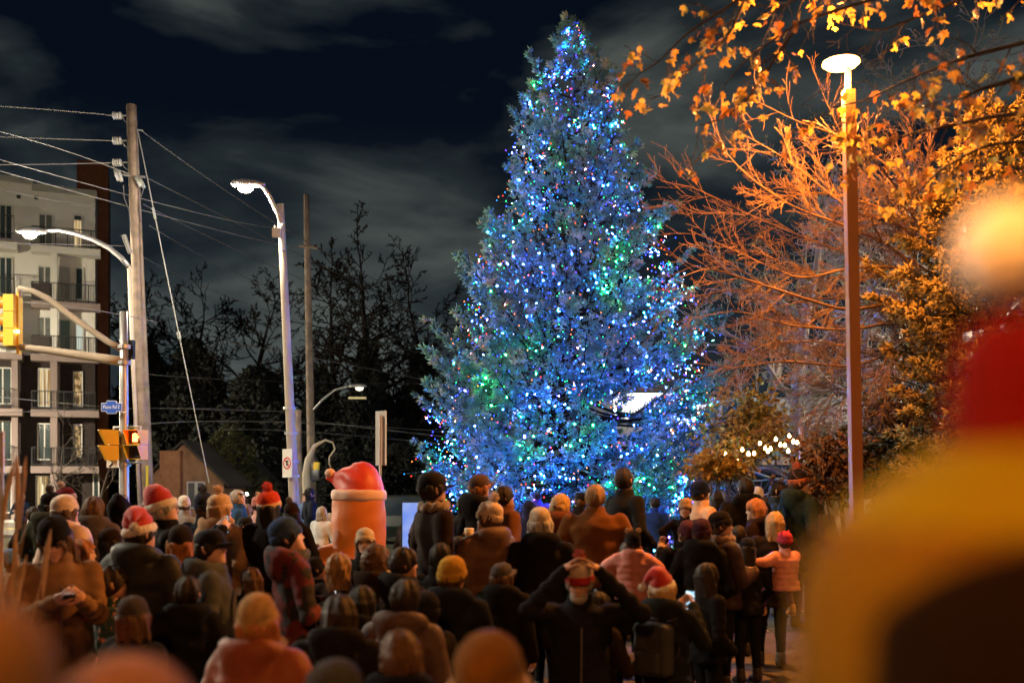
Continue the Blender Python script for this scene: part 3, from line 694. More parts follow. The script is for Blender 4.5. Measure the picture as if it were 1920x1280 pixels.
def conifer(HT, prof, zs, nb, back=None, dens=1.0, sz=.17, el=lambda f:(.55-.75*f), droop=.25, seed=3, spac=.19, tipup=.3, t0=.3, lump=0, zstep=.2):
    rng = np.random.RandomState(seed); SP = []; SD = []; SS = []; seg = []; tips = []
    z = zs
    while z < HT-.15:
        f = 1-z/HT; R0 = prof(z)
        k = max(4, int(nb*(.45+.55*R0/2.5)))
        for i in range(k):
            az = rng.uniform(0, 2*math.pi); zz = z+rng.uniform(-.12,.12)
            isback = math.sin(az) > .35
            if isback and back is not None and rng.rand() > back: continue
            Rr = prof(zz)*rng.uniform(.70, 1.05)*(1+lump*(math.sin(az*5+zz*1.9)*math.cos(zz*2.7+az*2)+.6*math.sin(zz*5.3-az*3)))
            if rng.rand() < .06: Rr *= 1.12
            Rr = max(Rr, .12); ca, sa = math.cos(az), math.sin(az)
            a = el(f)+rng.uniform(-.1,.1)
            def pt(t): 
                return np.array([ca*Rr*t, sa*Rr*t, zz-Rr*a*0.45+Rr*(a*t-droop*math.sin(math.pi*t)*.6+tipup*t**3*.5)])
            n = max(3, int(Rr/.3)); prev = pt(0)
            for j in range(n):
                q = pt((j+1)/n); r = .035*(1-j/n)*min(1, Rr/2)+.006
                seg.append((*prev, *q, r, r*.8)); prev = q
            t = t0
            while t < 1.0:
                p = pt(t); dirt = (pt(min(1,t+.05))-pt(t-.05)); dirt /= np.linalg.norm(dirt)
                for s in (-1, 1):
                    L = (.34*(1-t)*min(Rr,2.6)+.16)*rng.uniform(.7,1.2)
                    sd = s*rng.uniform(.7,1.1); c2, s2 = math.cos(sd), math.sin(sd)
                    bd = np.array([dirt[0]*c2-dirt[1]*s2, dirt[0]*s2+dirt[1]*c2, dirt[2]-rng.uniform(0,.25)])
                    m = max(1, int(L/(spac*.8)/1.0))
                    e = p+bd*L; seg.append((*p, *e, .008, .004))
                    for q in range(m+1):
                        if rng.rand() > dens: continue
                        qq = p+bd*L*((q+.6)/(m+1)) 
                        d = bd*.7+rng.normal(0,.5,3)+np.array([ca,sa,0])*.35+np.array([0,0,-.1])
                        SP.append(qq); SD.append(d); SS.append(sz*rng.uniform(.65,1.25))
                t += spac/max(Rr,.3)
            p = pt(1)
            for q in range(3): SP.append(pt(1-.05*q)+rng.normal(0,.02,3)); SD.append(np.array([ca,sa,.35])+rng.normal(0,.3,3)); SS.append(sz*rng.uniform(.9,1.3))
            tips.append((p, az))
        z += zstep
    for q in range(10):
        SP.append(np.array([0,0,HT-.05-.05*q])); SD.append(np.array([0,0,1.])+rng.normal(0,.35,3)); SS.append(sz*.9)
    return np.array(SP), np.array(SD), np.array(SS), np.array(seg), tips
M_spruce = mat('blue_spruce_needles', (.09,.20,.18), .75, var=(1.4,.45), spec=.12, alt=((.28,.33,.27), 2.6, .58))
SP, SD, SS, seg, tips = conifer(HT, prof, .30, 14, back=.2, sz=.19, dens=.84, t0=.5, lump=.12, zstep=.27, spac=.17)
V, Fc = sprigs(SP, SD, SS); link('crown', fast_mesh('crown', V, Fc, M_spruce), spruce)
print('SPRUCE sprigs', len(SP), 'tris', len(Fc))
V, Fc = seg_mesh(seg, 3); link('branch', fast_mesh('branch', V, Fc, M_barkd), spruce)
MB().tube([(0,0,-.2),(0,0,HT*.3),(0,0,HT*.7),(0,0,HT)], [.26,.19,.09,.012], 12).build('trunk', M_bark, spruce, smooth=True)
# its strings of bulbs
lights = empty('christmas_light_string', (TX, TY, TB), 0, 'strings of blue, green, red and white bulbs wound round the spruce', 'string lights')
BCOL = {'blue': ((.035,.075,1.0), 7), 'green': ((.03,1.0,.16), 3.6), 'red': ((1.0,.035,.03), 5), 'amber': ((1.0,.22,.05), 4.5), 'white': ((.6,.65,1.0), 3), 'violet': ((.16,.05,1.0), 6), 'azure': ((.02,.30,1.0), 4),
        'deep_blue': ((.02,.10,1.0), 11500), 'deep_green': ((.01,1.0,.22), 3600), 'deep_red': ((1.0,.05,.05), 1100), 'deep_azure': ((.01,.36,1.0), 4200), 'deep_violet': ((.12,.05,1.0), 5600)}
def lumpf(az, zz, lump=.12): return 1+lump*(math.sin(az*5+zz*1.9)*math.cos(zz*2.7+az*2)+.6*math.sin(zz*5.3-az*3))
bm_ = {k: emat('bulb_'+k, c, s) for k, (c, s) in BCOL.items()}
rngb = np.random.RandomState(11); bulbs = []
names = list(BCOL); cordseg = []
zc = .15
for sidx in range(44):
    z0 = .1+(HT-.2)*sidx/44; a0 = rngb.uniform(0, 6.28); R0 = prof(z0)
    nturn = .9; nbu = int(2*math.pi*max(R0,.25)*nturn/.20); prev = None
    ph = rngb.uniform(0,6.28,3)
    seq = ['blue','green','amber','red','azure','blue','green','white','amber','blue']
    if rngb.rand() < .22: seq = ['blue','violet','blue','azure']
    for i in range(nbu):
        t = i/nbu; az = a0+2*math.pi*nturn*t
        if math.sin(az) > .45 and rngb.rand() < .7: prev = None; continue
        z = z0+.22*math.sin(3*az+ph[0])+.16*math.sin(7*az+ph[1])+rngb.normal(0,.05)
        z = min(max(z, .05), HT-.05)
        r = prof(z)*(.93+.05*math.sin(5*az+ph[2]))*rngb.uniform(.84,1.03)*lumpf(az, z)
        p = np.array([r*math.cos(az), r*math.sin(az), z])
        if prev is not None: cordseg.append((*prev, *p, .004, .004))
        prev = p
        bulbs.append((p, seq[(i+rngb.randint(0,2)) % len(seq)]))
for _ in range(330):   # loose bulbs hanging between the strings
    z = HT*(1-math.sqrt(rngb.rand())); az = -math.pi*rngb.rand(); r = prof(z)*rngb.uniform(.62,.98)
    bulbs.append((np.array([r*math.cos(az), r*math.sin(az), z]), names[rngb.choice(7, p=[.30,.18,.12,.14,.08,.06,.12])]))
for _ in range(150):
    z = HT-.12-3.2*rngb.rand()**1.6; az = -math.pi*rngb.rand(); r = prof(z)*rngb.uniform(.5,1.0)+.02
    bulbs.append((np.array([r*math.cos(az), r*math.sin(az), z]), names[rngb.choice(7, p=[.34,.12,.10,.12,.10,.08,.14])]))
nclus = 0
for _ in range(620):   # extra strong emitters added deep between the boughs to make the needles glow
    z = .3+(HT-.5)*(1-math.sqrt(rngb.rand())) if rngb.rand() < .8 else rngb.uniform(.3, HT-.3); az = rngb.uniform(-math.pi*1.08, .08*math.pi); r = prof(z)*rngb.uniform(.74,.93)*lumpf(az, z)
    k_ = math.sin(az*3+z*1.3)+.8*math.sin(z*3.1-az*5)
    nm_ = ('deep_blue' if k_ > -.5 else 'deep_green') if rngb.rand() < .62 else ['deep_azure','deep_green','deep_violet','deep_red','deep_azure'][rngb.randint(5)]
    bulbs.append((np.array([r*math.cos(az), r*math.sin(az), z]), nm_))
print('BULBS', len(bulbs))
OV = np.array([(1,0,0),(-1,0,0),(0,1,0),(0,-1,0),(0,0,1.25),(0,0,-1.25)])
OF = np.array([(0,2,4),(2,1,4),(1,3,4),(3,0,4),(2,0,5),(1,2,5),(3,1,5),(0,3,5)])
bme = {k: fast_mesh('bulb_'+k, OV*(.008 if k[:4] == 'deep' else .0135), OF, bm_[k]) for k in BCOL}
bulbs.sort(key=lambda b: b[0][1])      # nearest to the camera first
for p, c in bulbs[:290]:
    link('bulb', bme[c], lights, tuple(p))
rest = bulbs[290:]
V = np.concatenate([OV*(.008 if c[:4] == 'deep' else .0135)+p for p, c in rest]); Fc = (np.arange(len(rest))[:,None,None]*6+OF[None]).reshape(-1,3)
o = link('far_bulbs', fast_mesh('far_bulbs', V, Fc, [bm_[k] for k in BCOL], mi=np.repeat([list(BCOL).index(c) for _, c in rest], 8)), lights); o['kind'] = 'stuff'
V, Fc = seg_mesh(cordseg, 3); link('cord', fast_mesh('cord', V, Fc, mat('green_cord', (.01,.03,.015), .7)), lights)

# ------------------------------------------------------------------ warm festoon over the shrub
fes = empty('festoon_light_string', (WX(1400,18), 18, 2), 0, 'sagging string of warm white bulbs over the yellow leaved shrub', 'string lights')
fp = [(1300,868,20),(1330,856,19.5),(1360,846,19),(1392,838,18.5),(1425,826,18),(1455,818,17.6),(1480,812,17.3),(1502,806,17)]
fpts = []
for i in range(len(fp)-1):
    for k in range(3): t = k/3; fpts.append(W(*[fp[i][j]*(1-t)+fp[i+1][j]*t for j in range(3)])-Vector((0,0,.10*math.sin(math.pi*t))))
fpts.append(W(*fp[-1]))
m = MB().tube(fpts, .006, 5); relative(m, fes).build('cable', M_black, fes)
wb = emat('festoon_bulb', (1,.55,.20), 40)
sph = MB().lathe([(0,-.03),(.02,-.025),(.03,0),(.02,.025),(.008,.045),(0,.05)], 8)
fbm = None
for i, p in enumerate(fpts + [W(1335,872,19), W(1368,862,18.6), W(1404,846,18.2), W(1440,838,18), W(1478,834,17.5), W(1352,868,19)]):
    if fbm is None:
        o = sph.build('bulb', wb, fes); fbm = o.data
    else: o = link('bulb', fbm, fes)
    o.location = p-Vector(fes.location)-Vector((0,0,.05+.03*(i%3)))
pole_ = MB().tube([W(1502,800,17), W(1503,900,17)], .04, 8).build('festoon_post', mat('pinkish_post', (.5,.40,.36), .6)); tag(pole_, 'pale short post holding the end of the warm bulb string', 'post')

# ------------------------------------------------------------------ bare trees
P_far = dict(n=[6,4,3,2], wob=[.13,.16,.2,.22], trop=[.05,.03,.02,.0], taper=.25, rmin=.03, start=[.25,.2,.2,.2], kids=[1.25,1.2,1.1,0], ang=[.7,.75,.8,.8], ratio=[.52,.5,.5,.5], max=3)
def far_tree(px, pyt, d, label, seed, r0=.45, P=P_far, m=None, nmain=16, tf=.25, sp=.8, grp='bare trees against the night sky'):
    x = WX(px, d); g0 = gz(x, d); H = WZ(pyt, d)-g0
    r, t, n = tree_obj('bare_tree', (x, d, g0), H, P, m or M_barkd, label, grp, r0=r0, seed=seed, nmain=nmain, trunkfrac=tf, spread=sp, len0=H*.34)
    print('tree', label[:20], n); return r
far_tree(700, 440, 62, 'tallest bare dark tree with spreading crown left of the blue spruce', 5, .6, nmain=20, tf=.2, sp=.95)
far_tree(620, 478, 66, 'bare dark tree close behind the dark utility pole', 6)
far_tree(440, 490, 64, 'bare dark tree seen between the two lamp poles', 8)
far_tree(345, 500, 70, 'bare dark tree just right of the wooden pole', 9)
far_tree(262, 515, 72, 'bare dark tree behind the wooden pole beside the apartments', 15)
far_tree(830, 480, 68, 'bare dark tree whose crown touches the edge of the blue spruce', 12)
P_sm = dict(P_far, rmin=.01, kids=[1.1,1.0,.9,0])
far_tree(105, 760, 40, 'thin bare sapling in front of the apartment lower floors', 21, .08, P_sm, M_bark, 8, .3, .8, None)
far_tree(178, 770, 42, 'second thin bare sapling beside the pedestrian signal', 22, .07, P_sm, M_bark, 7, .3, .8, None)
# dark evergreens closing off the far side of the road
M_dkev = mat('dark_evergreen', (.012,.014,.010), .9, var=(2,.4))
BVc = np.array([(0,0,0),(.35,.1,.5),(-.3,.25,.45),(.0,-.36,.5),(.05,.05,1.05),(.5,-.3,.25),(-.45,-.2,.2)]); BFc = np.array([(0,1,4),(0,2,4),(0,3,4),(0,5,1),(0,6,3),(5,1,3),(2,6,4)])
def evergreen(px, pyt, d, wpx, label, seed, m=None, name='evergreen_tree', grp='dark evergreens beyond the road', shape=1.0, n=5200, pyb=None, lumps=True, sz=(.2,.5), trunk=True):
    rng = np.random.RandomState(seed); x = WX(px, d); g0 = gz(x, d); H = WZ(pyt, d)-g0; Rw = wpx/2*d/F
    root = empty(name, (x, d, g0), 0, label, 'tree' if trunk else 'shrub', grp)
    if trunk: MB().tube([(0,0,-.1),(0,0,H*.5),(0,0,H*.92)], [.25,.15,.03], 8).build('trunk', M_barkd, root)
    u = rng.rand(n)**.8; z = H*u; 
    rr = Rw*np.clip((1-u)**shape*1.15, .05, 1)*np.where(u < .08, .8, 1); az = rng.uniform(0,2*np.pi,n)
    lob = 1+.18*np.sin(az*4+z*1.3+seed)+.14*np.sin(az*7-z*2.1)+.1*np.sin(z*4)
    r = rr*lob*rng.uniform(.55,1,n)**.5
    P = np.stack([r*np.cos(az), r*np.sin(az), z], 1); D = np.stack([np.cos(az), np.sin(az), rng.uniform(-.4,.6,n)], 1)
    V, Fc = sprigs(P, D, rng.uniform(sz[0], sz[1], n)*H/9, BVc, BFc); link('crown', fast_mesh('crown', V, Fc, m or M_dkev), root); return root
evergreen(690, 640, 58, 150, 'dark conical evergreen in front of the tallest bare tree', 31, n=4000)
evergreen(600, 690, 60, 160, 'dark evergreen behind the arm lamp', 32, n=4000)
evergreen(790, 660, 62, 170, 'dark evergreen beside the lower edge of the blue spruce', 33, n=4000)
evergreen(480, 690, 60, 190, 'dark bushy evergreen behind the concrete lamp pole', 34, shape=.6, n=4000)
evergreen(360, 640, 62, 190, 'dark evergreen behind the tan brick house', 35, shape=.7, n=4000)
evergreen(270, 640, 66, 150, 'dark evergreen rising beside the brick tower', 36, shape=.7, n=3600)
M_ivy = mat('olive_leaves', (.07,.075,.025), .8, var=(2,.5))
evergreen(430, 800, 44, 150, 'olive leaved bush lit by the street lamp above the pom beanies', 37, M_ivy, 'leafy_bush', 'bushes along the far verge', .5, 3500, sz=(.16,.4), trunk=False)
evergreen(520, 840, 50, 110, 'low dark bush beyond the prohibition sign', 38, M_dkev, 'leafy_bush', 'bushes along the far verge', .5, 1800, trunk=False)
evergreen(760, 830, 56, 190, 'wide dark bush behind the grey road sign', 39, M_dkev, 'leafy_bush', 'bushes along the far verge', .5, 2600, trunk=False)
evergreen(650, 850, 56, 150, 'dark bush behind the inflatable hat', 40, M_dkev, 'leafy_bush', 'bushes along the far verge', .5, 2200, trunk=False)

# grey twiggy trees at the right, behind the lamp
P_tw = dict(n=[7,5,4,3], wob=[.15,.18,.22,.25], trop=[.03,.0,.0,-.02], taper=.25, rmin=.011, start=[.15,.15,.1,.1], kids=[1.05,.95,.85,0], ang=[.75,.8,.85,.9], ratio=[.55,.52,.5,.5], max=3)
for (px, pyt, d, lb, sd, r0) in ((1500,150,25,'grey twiggy bare tree right behind the lamp post',41,.28),(1680,60,27,'grey twiggy bare tree behind the golden cedar',42,.3),(1400,330,27,'grey twiggy bare tree beside the spruce edge',43,.22),(1830,40,29,'grey twiggy bare tree at the far side behind the pompom hat',44,.3),(1600,330,22,'small grey twiggy tree low behind the lamp post',46,.16)):
    far_tree(px, pyt, d, lb, sd, r0, P_tw, M_twig, 13, .12, .9, 'grey twiggy trees behind the lamp')

# near bare tree whose long boughs reach past the lamp post
P_bg = dict(n=[8,5,3], wob=[.07,.10,.13], trop=[.012,.03,.045], taper=.2, rmin=.0030, start=[.12,.15,.2], kids=[1.15,.9,0], ang=[.5,.55,.6], ratio=[.42,.5,.5], max=2)
nt = empty('bare_tree', (WX(1800,12.5), 12.5, gz(5.5,12.5)), 0, 'near bare tree with long orange lit boughs reaching past the lamp post', 'tree')
NTB = Vector(nt.location); out = []; tips = []; random.seed(77)
def px_bough(pts, r0, r1, kids=True, dens=2, up=.0):
    P = [W(*p) for p in pts]; Q = []
    for i in range(len(P)-1):
        for k in range(6): Q.append(P[i].lerp(P[i+1], k/6))
    Q.append(P[-1])
    # smooth
    for _ in range(3): Q = [Q[0]]+[(Q[i-1]+Q[i]*2+Q[i+1])/4 for i in range(1,len(Q)-1)]+[Q[-1]]
    n = len(Q)-1
    for i in range(n):
        t = i/n; a = Q[i]-NTB; b_ = Q[i+1]-NTB; ra = r0+(r1-r0)*t; rb = r0+(r1-r0)*(i+1)/n
        out.append((*a, *b_, ra, rb))
        if kids and t > .08:
            d = (b_-a).normalized()
            for _ in range(dens):
                if random.random() < .36:
                    ax = Vector((random.gauss(0,1), random.gauss(0,.7), random.gauss(0,1))); ax = (ax-d*ax.dot(d)).normalized()
                    an = random.uniform(.35,.8); nd = (d*math.cos(an)+ax*math.sin(an)).normalized()
                    grow(out, tips, a, nd, random.uniform(.4,1.15)*(1.15-t*.6), ra*.55, 0 if t < .75 else 1, P_bg)
trunk = [(1800,1150,12.5),(1795,900,12.5),(1785,700,12.4),(1780,560,12.3),(1775,420,12.2),(1770,320,12.2)]
px_bough(trunk, .2, .07, False); tseg = list(out); out.clear()
for pts, r0, r1 in [
  ([(1785,640,12.4),(1700,560,12),(1590,585,11.6),(1450,540,11.2),(1330,500,11),(1275,520,10.8)], .055, .007),
  ([(1780,600,12.3),(1690,470,12),(1580,420,11.6),(1490,390,11.3),(1400,330,11),(1330,250,10.8)], .05, .006),
  ([(1780,560,12.3),(1700,420,12),(1600,400,11.5),(1480,300,11.2),(1400,255,11)], .045, .006),
  ([(1785,620,12.4),(1700,500,12),(1600,500,11.8),(1500,525,11.5),(1400,480,11.2),(1290,430,11)], .05, .006),
  ([(1790,720,12.4),(1700,650,12.2),(1600,690,11.8),(1470,675,11.5),(1380,690,11.3),(1300,680,11)], .045, .006),
  ([(1790,700,12.4),(1690,600,12.2),(1590,620,12),(1480,610,11.6),(1380,580,11.4),(1280,600,11)], .05, .006),
  ([(1775,420,12.2),(1690,330,12),(1600,260,11.8),(1500,230,11.5),(1420,190,11.3)], .035, .005),
  ([(1780,520,12.2),(1720,420,11.6),(1680,350,11),(1640,300,10.6),(1610,270,10.4)], .03, .006),
  ([(1790,760,12.4),(1720,720,12.2),(1640,700,12.1),(1560,740,12),(1500,790,11.8),(1480,830,11.7)], .03, .005),
  ([(1785,660,12.4),(1740,600,12.0),(1700,640,11.8),(1665,660,11.7),(1650,700,11.6)], .025, .006),
  ([(1780,470,12.2),(1700,410,12.0),(1630,380,11.9),(1540,360,11.8),(1450,370,11.6),(1370,420,11.5)], .04, .006),
  ([(1790,740,12.4),(1680,680,12.8),(1560,640,13),(1440,640,13),(1340,700,13),(1260,730,13)], .04, .006),
  ([(1780,560,12.3),(1660,500,12.8),(1520,450,13),(1400,400,13),(1300,350,13),(1240,340,13)], .04, .006),
  ([(1785,600,12.3),(1660,560,13),(1520,560,13.3),(1380,540,13.4),(1280,560,13.4),(1220,600,13.4)], .04, .006)]:
    px_bough(pts, r0*.62, r1*.62)
V, Fc = seg_mesh(tseg, 12); link('trunk', fast_mesh('trunk', V, Fc, M_bark, smooth=True), nt)
V, Fc = seg_mesh(out, 3); link('crown', fast_mesh('crown', V, Fc, M_twigo), nt); print('near tree', len(out))

# golden cedar right of the lamp post
CX, CY = WX(1860, 11.5), 11.5; CB = gz(CX, CY)
ced = empty('cedar_tree', (CX, CY, CB), 0, 'dense evergreen glowing orange under the lamp behind the pompom hat', 'tree')
CH = WZ(170, 11.5)-CB
cpro = [(170,6),(250,80),(330,140),(430,190),(520,215),(620,225),(700,205),(760,190),(860,170),(1000,150)]
def cprof(z): return float(np.interp(HZ-(z+CB-CAM_H)*F/11.5, [p[0] for p in cpro], [p[1] for p in cpro]))*11.5/F
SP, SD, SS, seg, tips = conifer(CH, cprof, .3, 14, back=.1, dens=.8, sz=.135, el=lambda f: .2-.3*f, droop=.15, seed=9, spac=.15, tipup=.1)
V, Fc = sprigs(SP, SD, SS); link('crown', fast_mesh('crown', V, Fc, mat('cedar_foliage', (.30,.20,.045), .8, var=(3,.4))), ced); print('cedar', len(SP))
V, Fc = seg_mesh(seg, 3); link('branch', fast_mesh('branch', V, Fc, M_bark), ced)
MB().tube([(0,0,-.2),(0,0,CH*.5),(0,0,CH*.95)], [.16,.1,.02], 10).build('trunk', M_bark, ced, smooth=True)

# ------------------------------------------------------------------ leaves
def maple_leaf():
    pts = [(0,0),(.10,.06),(.30,-.02),(.28,.12),(.52,.22),(.38,.32),(.46,.52),(.24,.44),(.14,.56),(.13,.80),(0,1.0)]
    pts = pts+[(-x,y) for x,y in pts[-2:0:-1]]
    V = [(x, y-.0, .16*abs(x)+.10*math.sin(y*3)) for x,y in pts]+[(0,.35,.0),(0,-.45,.12),(.015,-.45,.12),(.015,0,0)]
    n = len(pts); Fc = [(n, i, (i+1)%n) for i in range(n)]+[(0,n+1,n+2,n+3)]
    return V, Fc
LV, LF = maple_leaf()
M_leaf = [leaf_mat('leaf_amber', (.60,.33,.05)), leaf_mat('leaf_yellow', (.70,.50,.09)), leaf_mat('leaf_rust', (.42,.16,.03)), leaf_mat('leaf_brown', (.22,.10,.03))]
lmesh = []
for m_ in M_leaf:
    me = bpy.data.meshes.new('maple_leaf'); me.from_pydata(LV, [], LF); me.materials.append(m_); lmesh.append(me)
pl = empty('maple_tree', (WX(2300,6.5), 6.5, gz(4.7,6.5)), 0, 'maple whose hanging amber leaves fill the top corner around the lamp', 'tree')
PLB = Vector(pl.location); out = []; tips = []; random.seed(5)
NTB = PLB
P_mp = dict(n=[6,4], wob=[.12,.16], trop=[-.02,-.06], taper=.3, rmin=.003, start=[.2,.3], kids=[.9,0], ang=[.7,.7], ratio=[.55,.5], max=1)
def leafy(pts, r0, r1, k=.5, L=.45):
    P = [W(*p) for p in pts]; Q = []
    for i in range(len(P)-1):
        for s in range(6): Q.append(P[i].lerp(P[i+1], s/6))
    Q.append(P[-1])
    for _ in range(2): Q = [Q[0]]+[(Q[i-1]+Q[i]*2+Q[i+1])/4 for i in range(1,len(Q)-1)]+[Q[-1]]
    n = len(Q)-1
    for i in range(n):
        t = i/n; a = Q[i]-PLB; b_ = Q[i+1]-PLB; ra = r0+(r1-r0)*t
        out.append((*a, *b_, ra, r0+(r1-r0)*(i+1)/n))
        if t > .1 and random.random() < k:
            d = (b_-a).normalized(); ax = Vector((random.gauss(0,1), random.gauss(0,1), random.gauss(-.4,.8))); ax = (ax-d*ax.dot(d)).normalized()
            nd = (d*.5+ax*.7).normalized(); grow(out, tips, a, nd, random.uniform(.6,1.3)*L, ra*.5, 0, P_mp)
    tips.append((Q[-1]-PLB, (Q[-1]-Q[-2]).normalized()))
tr_ = []
NT2 = [(2300,1200,6.5),(2290,700,6.5),(2270,300,6.5),(2240,-50,6.5),(2220,-300,6.5)]
Pn = [W(*p)-PLB for p in NT2]
MB().tube(Pn, [.22,.2,.17,.14,.1], 12).build('trunk', M_bark, pl, smooth=True)
for pts, r0, r1, k, L in [
  ([(2260,240,6.5),(2050,200,7),(1880,215,7.4),(1760,240,7.6),(1690,255,7.8),(1640,290,8)], .022, .005, .6, .35),
  ([(2260,240,6.5),(2000,260,6.8),(1850,270,7),(1760,320,7.1),(1700,385,7.2)], .018, .004, .5, .3),
  ([(2240,60,6.5),(2000,60,7),(1800,110,7.4),(1700,150,7.8),(1620,190,8.2),(1560,200,8.6)], .022, .005, .5, .4),
  ([(2240,20,6.5),(1950,-20,7),(1700,-20,7.3),(1500,40,7.6),(1400,110,7.8),(1350,170,8)], .02, .004, .3, .28),
  ([(2230,-60,6.5),(1900,-90,7),(1600,-70,7.3),(1400,-10,7.5),(1290,60,7.6),(1230,120,7.7),(1195,140,7.7)], .02, .004, .3, .25),
  ([(1400,-10,7.5),(1370,60,7.7),(1335,100,7.8),(1290,130,7.8),(1260,175,7.8)], .015, .004, .5, .25),
  ([(1500,40,7.6),(1440,130,7.8),(1400,190,8),(1350,225,8),(1310,235,8)], .015, .004, .8, .25),
  ([(2230,-100,6.5),(1950,-60,8),(1750,20,8.5),(1650,60,8.8),(1560,40,9)], .02, .005, .45, .4),
  ([(2240,40,6.5),(2020,110,6),(1900,150,6),(1830,170,6.1),(1800,190,6.2)], .03, .005, .7, .3),
  ([(2230,-100,6.5),(1850,-60,7.6),(1700,-40,8),(1520,-20,8.4),(1440,30,8.6)], .03, .008, .8, .4),
  ([(2260,300,6.5),(2080,320,7),(1950,330,7.3),(1860,300,7.6)], .03, .006, .6, .35)]:
    leafy(pts, r0, r1, k, L)
V, Fc = seg_mesh(out, 4); link('crown', fast_mesh('crown', V, Fc, M_bark), pl)
random.seed(8); leaves = []
for p, d in tips:
    for _ in range(random.choice((0,0,1,1,2))):
        leaves.append(p+Vector((random.gauss(0,.04),random.gauss(0,.04),random.gauss(-.03,.03))))
for q in [(1268,178,7.8),(1215,155,7.7),(1255,112,7.7),(1310,98,7.8),(1352,172,8),(1360,190,8),(1380,205,8),(1385,185,8),(1412,182,8),(1432,215,8),(1308,235,8),(1345,78,7.9),(1402,92,8),
          (1590,180,8.6),(1602,205,8.4),(1580,200,8.5),(1575,228,8.4),(1600,232,8.4),(1618,215,8.4),(1640,170,8.2),(1660,190,8.1),(1680,175,8),(1690,190,8),(1665,310,7.4),(1672,318,7.3),(1770,190,7),(1780,175,7),(1850,260,7)]:
    leaves.append(W(*q)-PLB)
print('leaves', len(leaves), 'maple segs', len(out))
def clear_of_lamp(l):
    q = l+PLB; px = 960+q.x/q.y*F; py = HZ-(q.z-CAM_H)/q.y*F
    return not (1500 < px < 1665 and 55 < py < 165 and q.y < 10.4)
vis = [l for l in leaves if clear_of_lamp(l) and abs((l+PLB).x/(l+PLB).y*F) < 960 and (l+PLB).z < WZ(-40, (l+PLB).y)]
random.shuffle(vis); vis = vis[::-1]; inds = vis[:290]; rest = [l for l in vis[290:]]
def leaf_rot():
    return Matrix.Rotation(random.uniform(0,6.28),4,'Z') @ Matrix.Rotation(R(180)+random.gauss(0,.55),4,'X') @ Matrix.Rotation(random.gauss(0,.5),4,'Y') @ Matrix.Rotation(R(90),4,'X')
for l in inds:
    o = link('leaf', lmesh[random.choice((0,0,1,1,1,2,3))], pl); M = Matrix.Translation(l) @ leaf_rot() @ Matrix.Scale(random.uniform(.055,.115),4); o.matrix_local = M
if rest:
    VV = []; FF_ = []; MI = []; 
    mb = MB()
    for l in rest:
        M = Matrix.Translation(l) @ leaf_rot() @ Matrix.Scale(random.uniform(.05,.11),4)
        mb.add([tuple(M @ Vector(v)) for v in LV], LF, random.choice((0,0,1,2,3)))
    o = mb.build('foliage', M_leaf, pl); o['kind'] = 'stuff'

# yellow shrub under the festoon, shrubs near the number building, grass tuft
def shrub(px, py, d, wpx, hpx, n, m, label, name='shrub', sz=(.05,.12), cat='shrub', grp=None, seed=1):
    """leafy mass whose crown is centred on a photograph point; stems reach the ground"""
    rng = np.random.RandomState(seed); c = W(px, py, d); g0 = gz(c.x, d); root = empty(name, (c.x, d, g0), 0, label, cat, grp)
    rx, rz = wpx/2*d/F, hpx/2*d/F; k = 9
    cen = np.stack([rng.uniform(-.6,.6,k)*rx, rng.uniform(-.5,.5,k)*rx, c.z-g0+rng.uniform(-.6,.6,k)*rz], 1)
    w = rng.randint(0, k, n); P = cen[w]+rng.normal(size=(n,3))*np.array([rx*.26, rx*.26, rz*.26])
    D = P-cen[w]+rng.normal(0,.1,(n,3)); D[:,2] -= .1
    V, Fc = sprigs(P, D, rng.uniform(sz[0], sz[1], n), BVc, BFc); link('foliage', fast_mesh('foliage', V, Fc, m), root)
    s = [(0,0,-.05,*cc,.03,.008) for cc in cen]; V, Fc = seg_mesh(s, 6); link('stem', fast_mesh('stem', V, Fc, M_bark), root); return root
M_yl = mat('yellow_leaves', (.52,.30,.03), .65, var=(6,.35))
shrub(1405, 795, 20, 190, 130, 2600, M_yl, 'yellow leaved shrub glowing above the warm bulb string', seed=2, sz=(.06,.14))
shrub(1345, 872, 17, 110, 60, 1100, M_yl, 'small yellow leaved shrub against the lower edge of the spruce', seed=3, sz=(.05,.12))
M_rb = mat('rusty_leaves', (.20,.09,.03), .8, var=(5,.4))
shrub(1600, 880, 14, 260, 120, 3200, M_rb, 'rusty brown hedge behind the fur collared person', name='hedge', seed=4, sz=(.05,.12))
shrub(1740, 860, 13, 240, 150, 2600, mat('dark_hedge', (.05,.04,.015), .85, var=(5,.4)), 'dark hedge under the cedar beside the lamp post', name='hedge', seed=5, sz=(.06,.13))
shrub(1700, 790, 17, 200, 120, 1500, M_rb, 'loose rusty shrub right of the lamp post foot', seed=6, sz=(.05,.1))
rg = np.random.RandomState(4); tg = empty('ornamental_grass', (WX(-18,5.0), 5.0, 0), 0, 'tall tan plume grass at the left edge in front of the crowd', 'plant')
m = MB(); pm = MB()
for i in range(46):
    x0, y0 = rg.normal(0,.06), rg.normal(0,.12); h = rg.uniform(1.35,2.2); lx, ly = rg.normal(0,.07), rg.normal(0,.1)
    pts = [(x0+lx*t**2, y0+ly*t**2, h*t) for t in (0,.3,.6,.85,1)]
    m.tube(pts, [.004,.004,.003,.003,.002], 3)
    if i % 2 == 0:
        a = np.array(pts[-1]); pm.tube([a-(lx*.1,0,.18), a, a+(lx*.2,0,.12), a+(lx*.35,0,.2)], [.004,.014,.012,.002], 6)
m.build('stalk', mat('dry_stalk', (.26,.16,.07), .8), tg); o = pm.build('plume', mat('dry_plume', (.36,.25,.14), .9, bump=(80,.8)), tg)

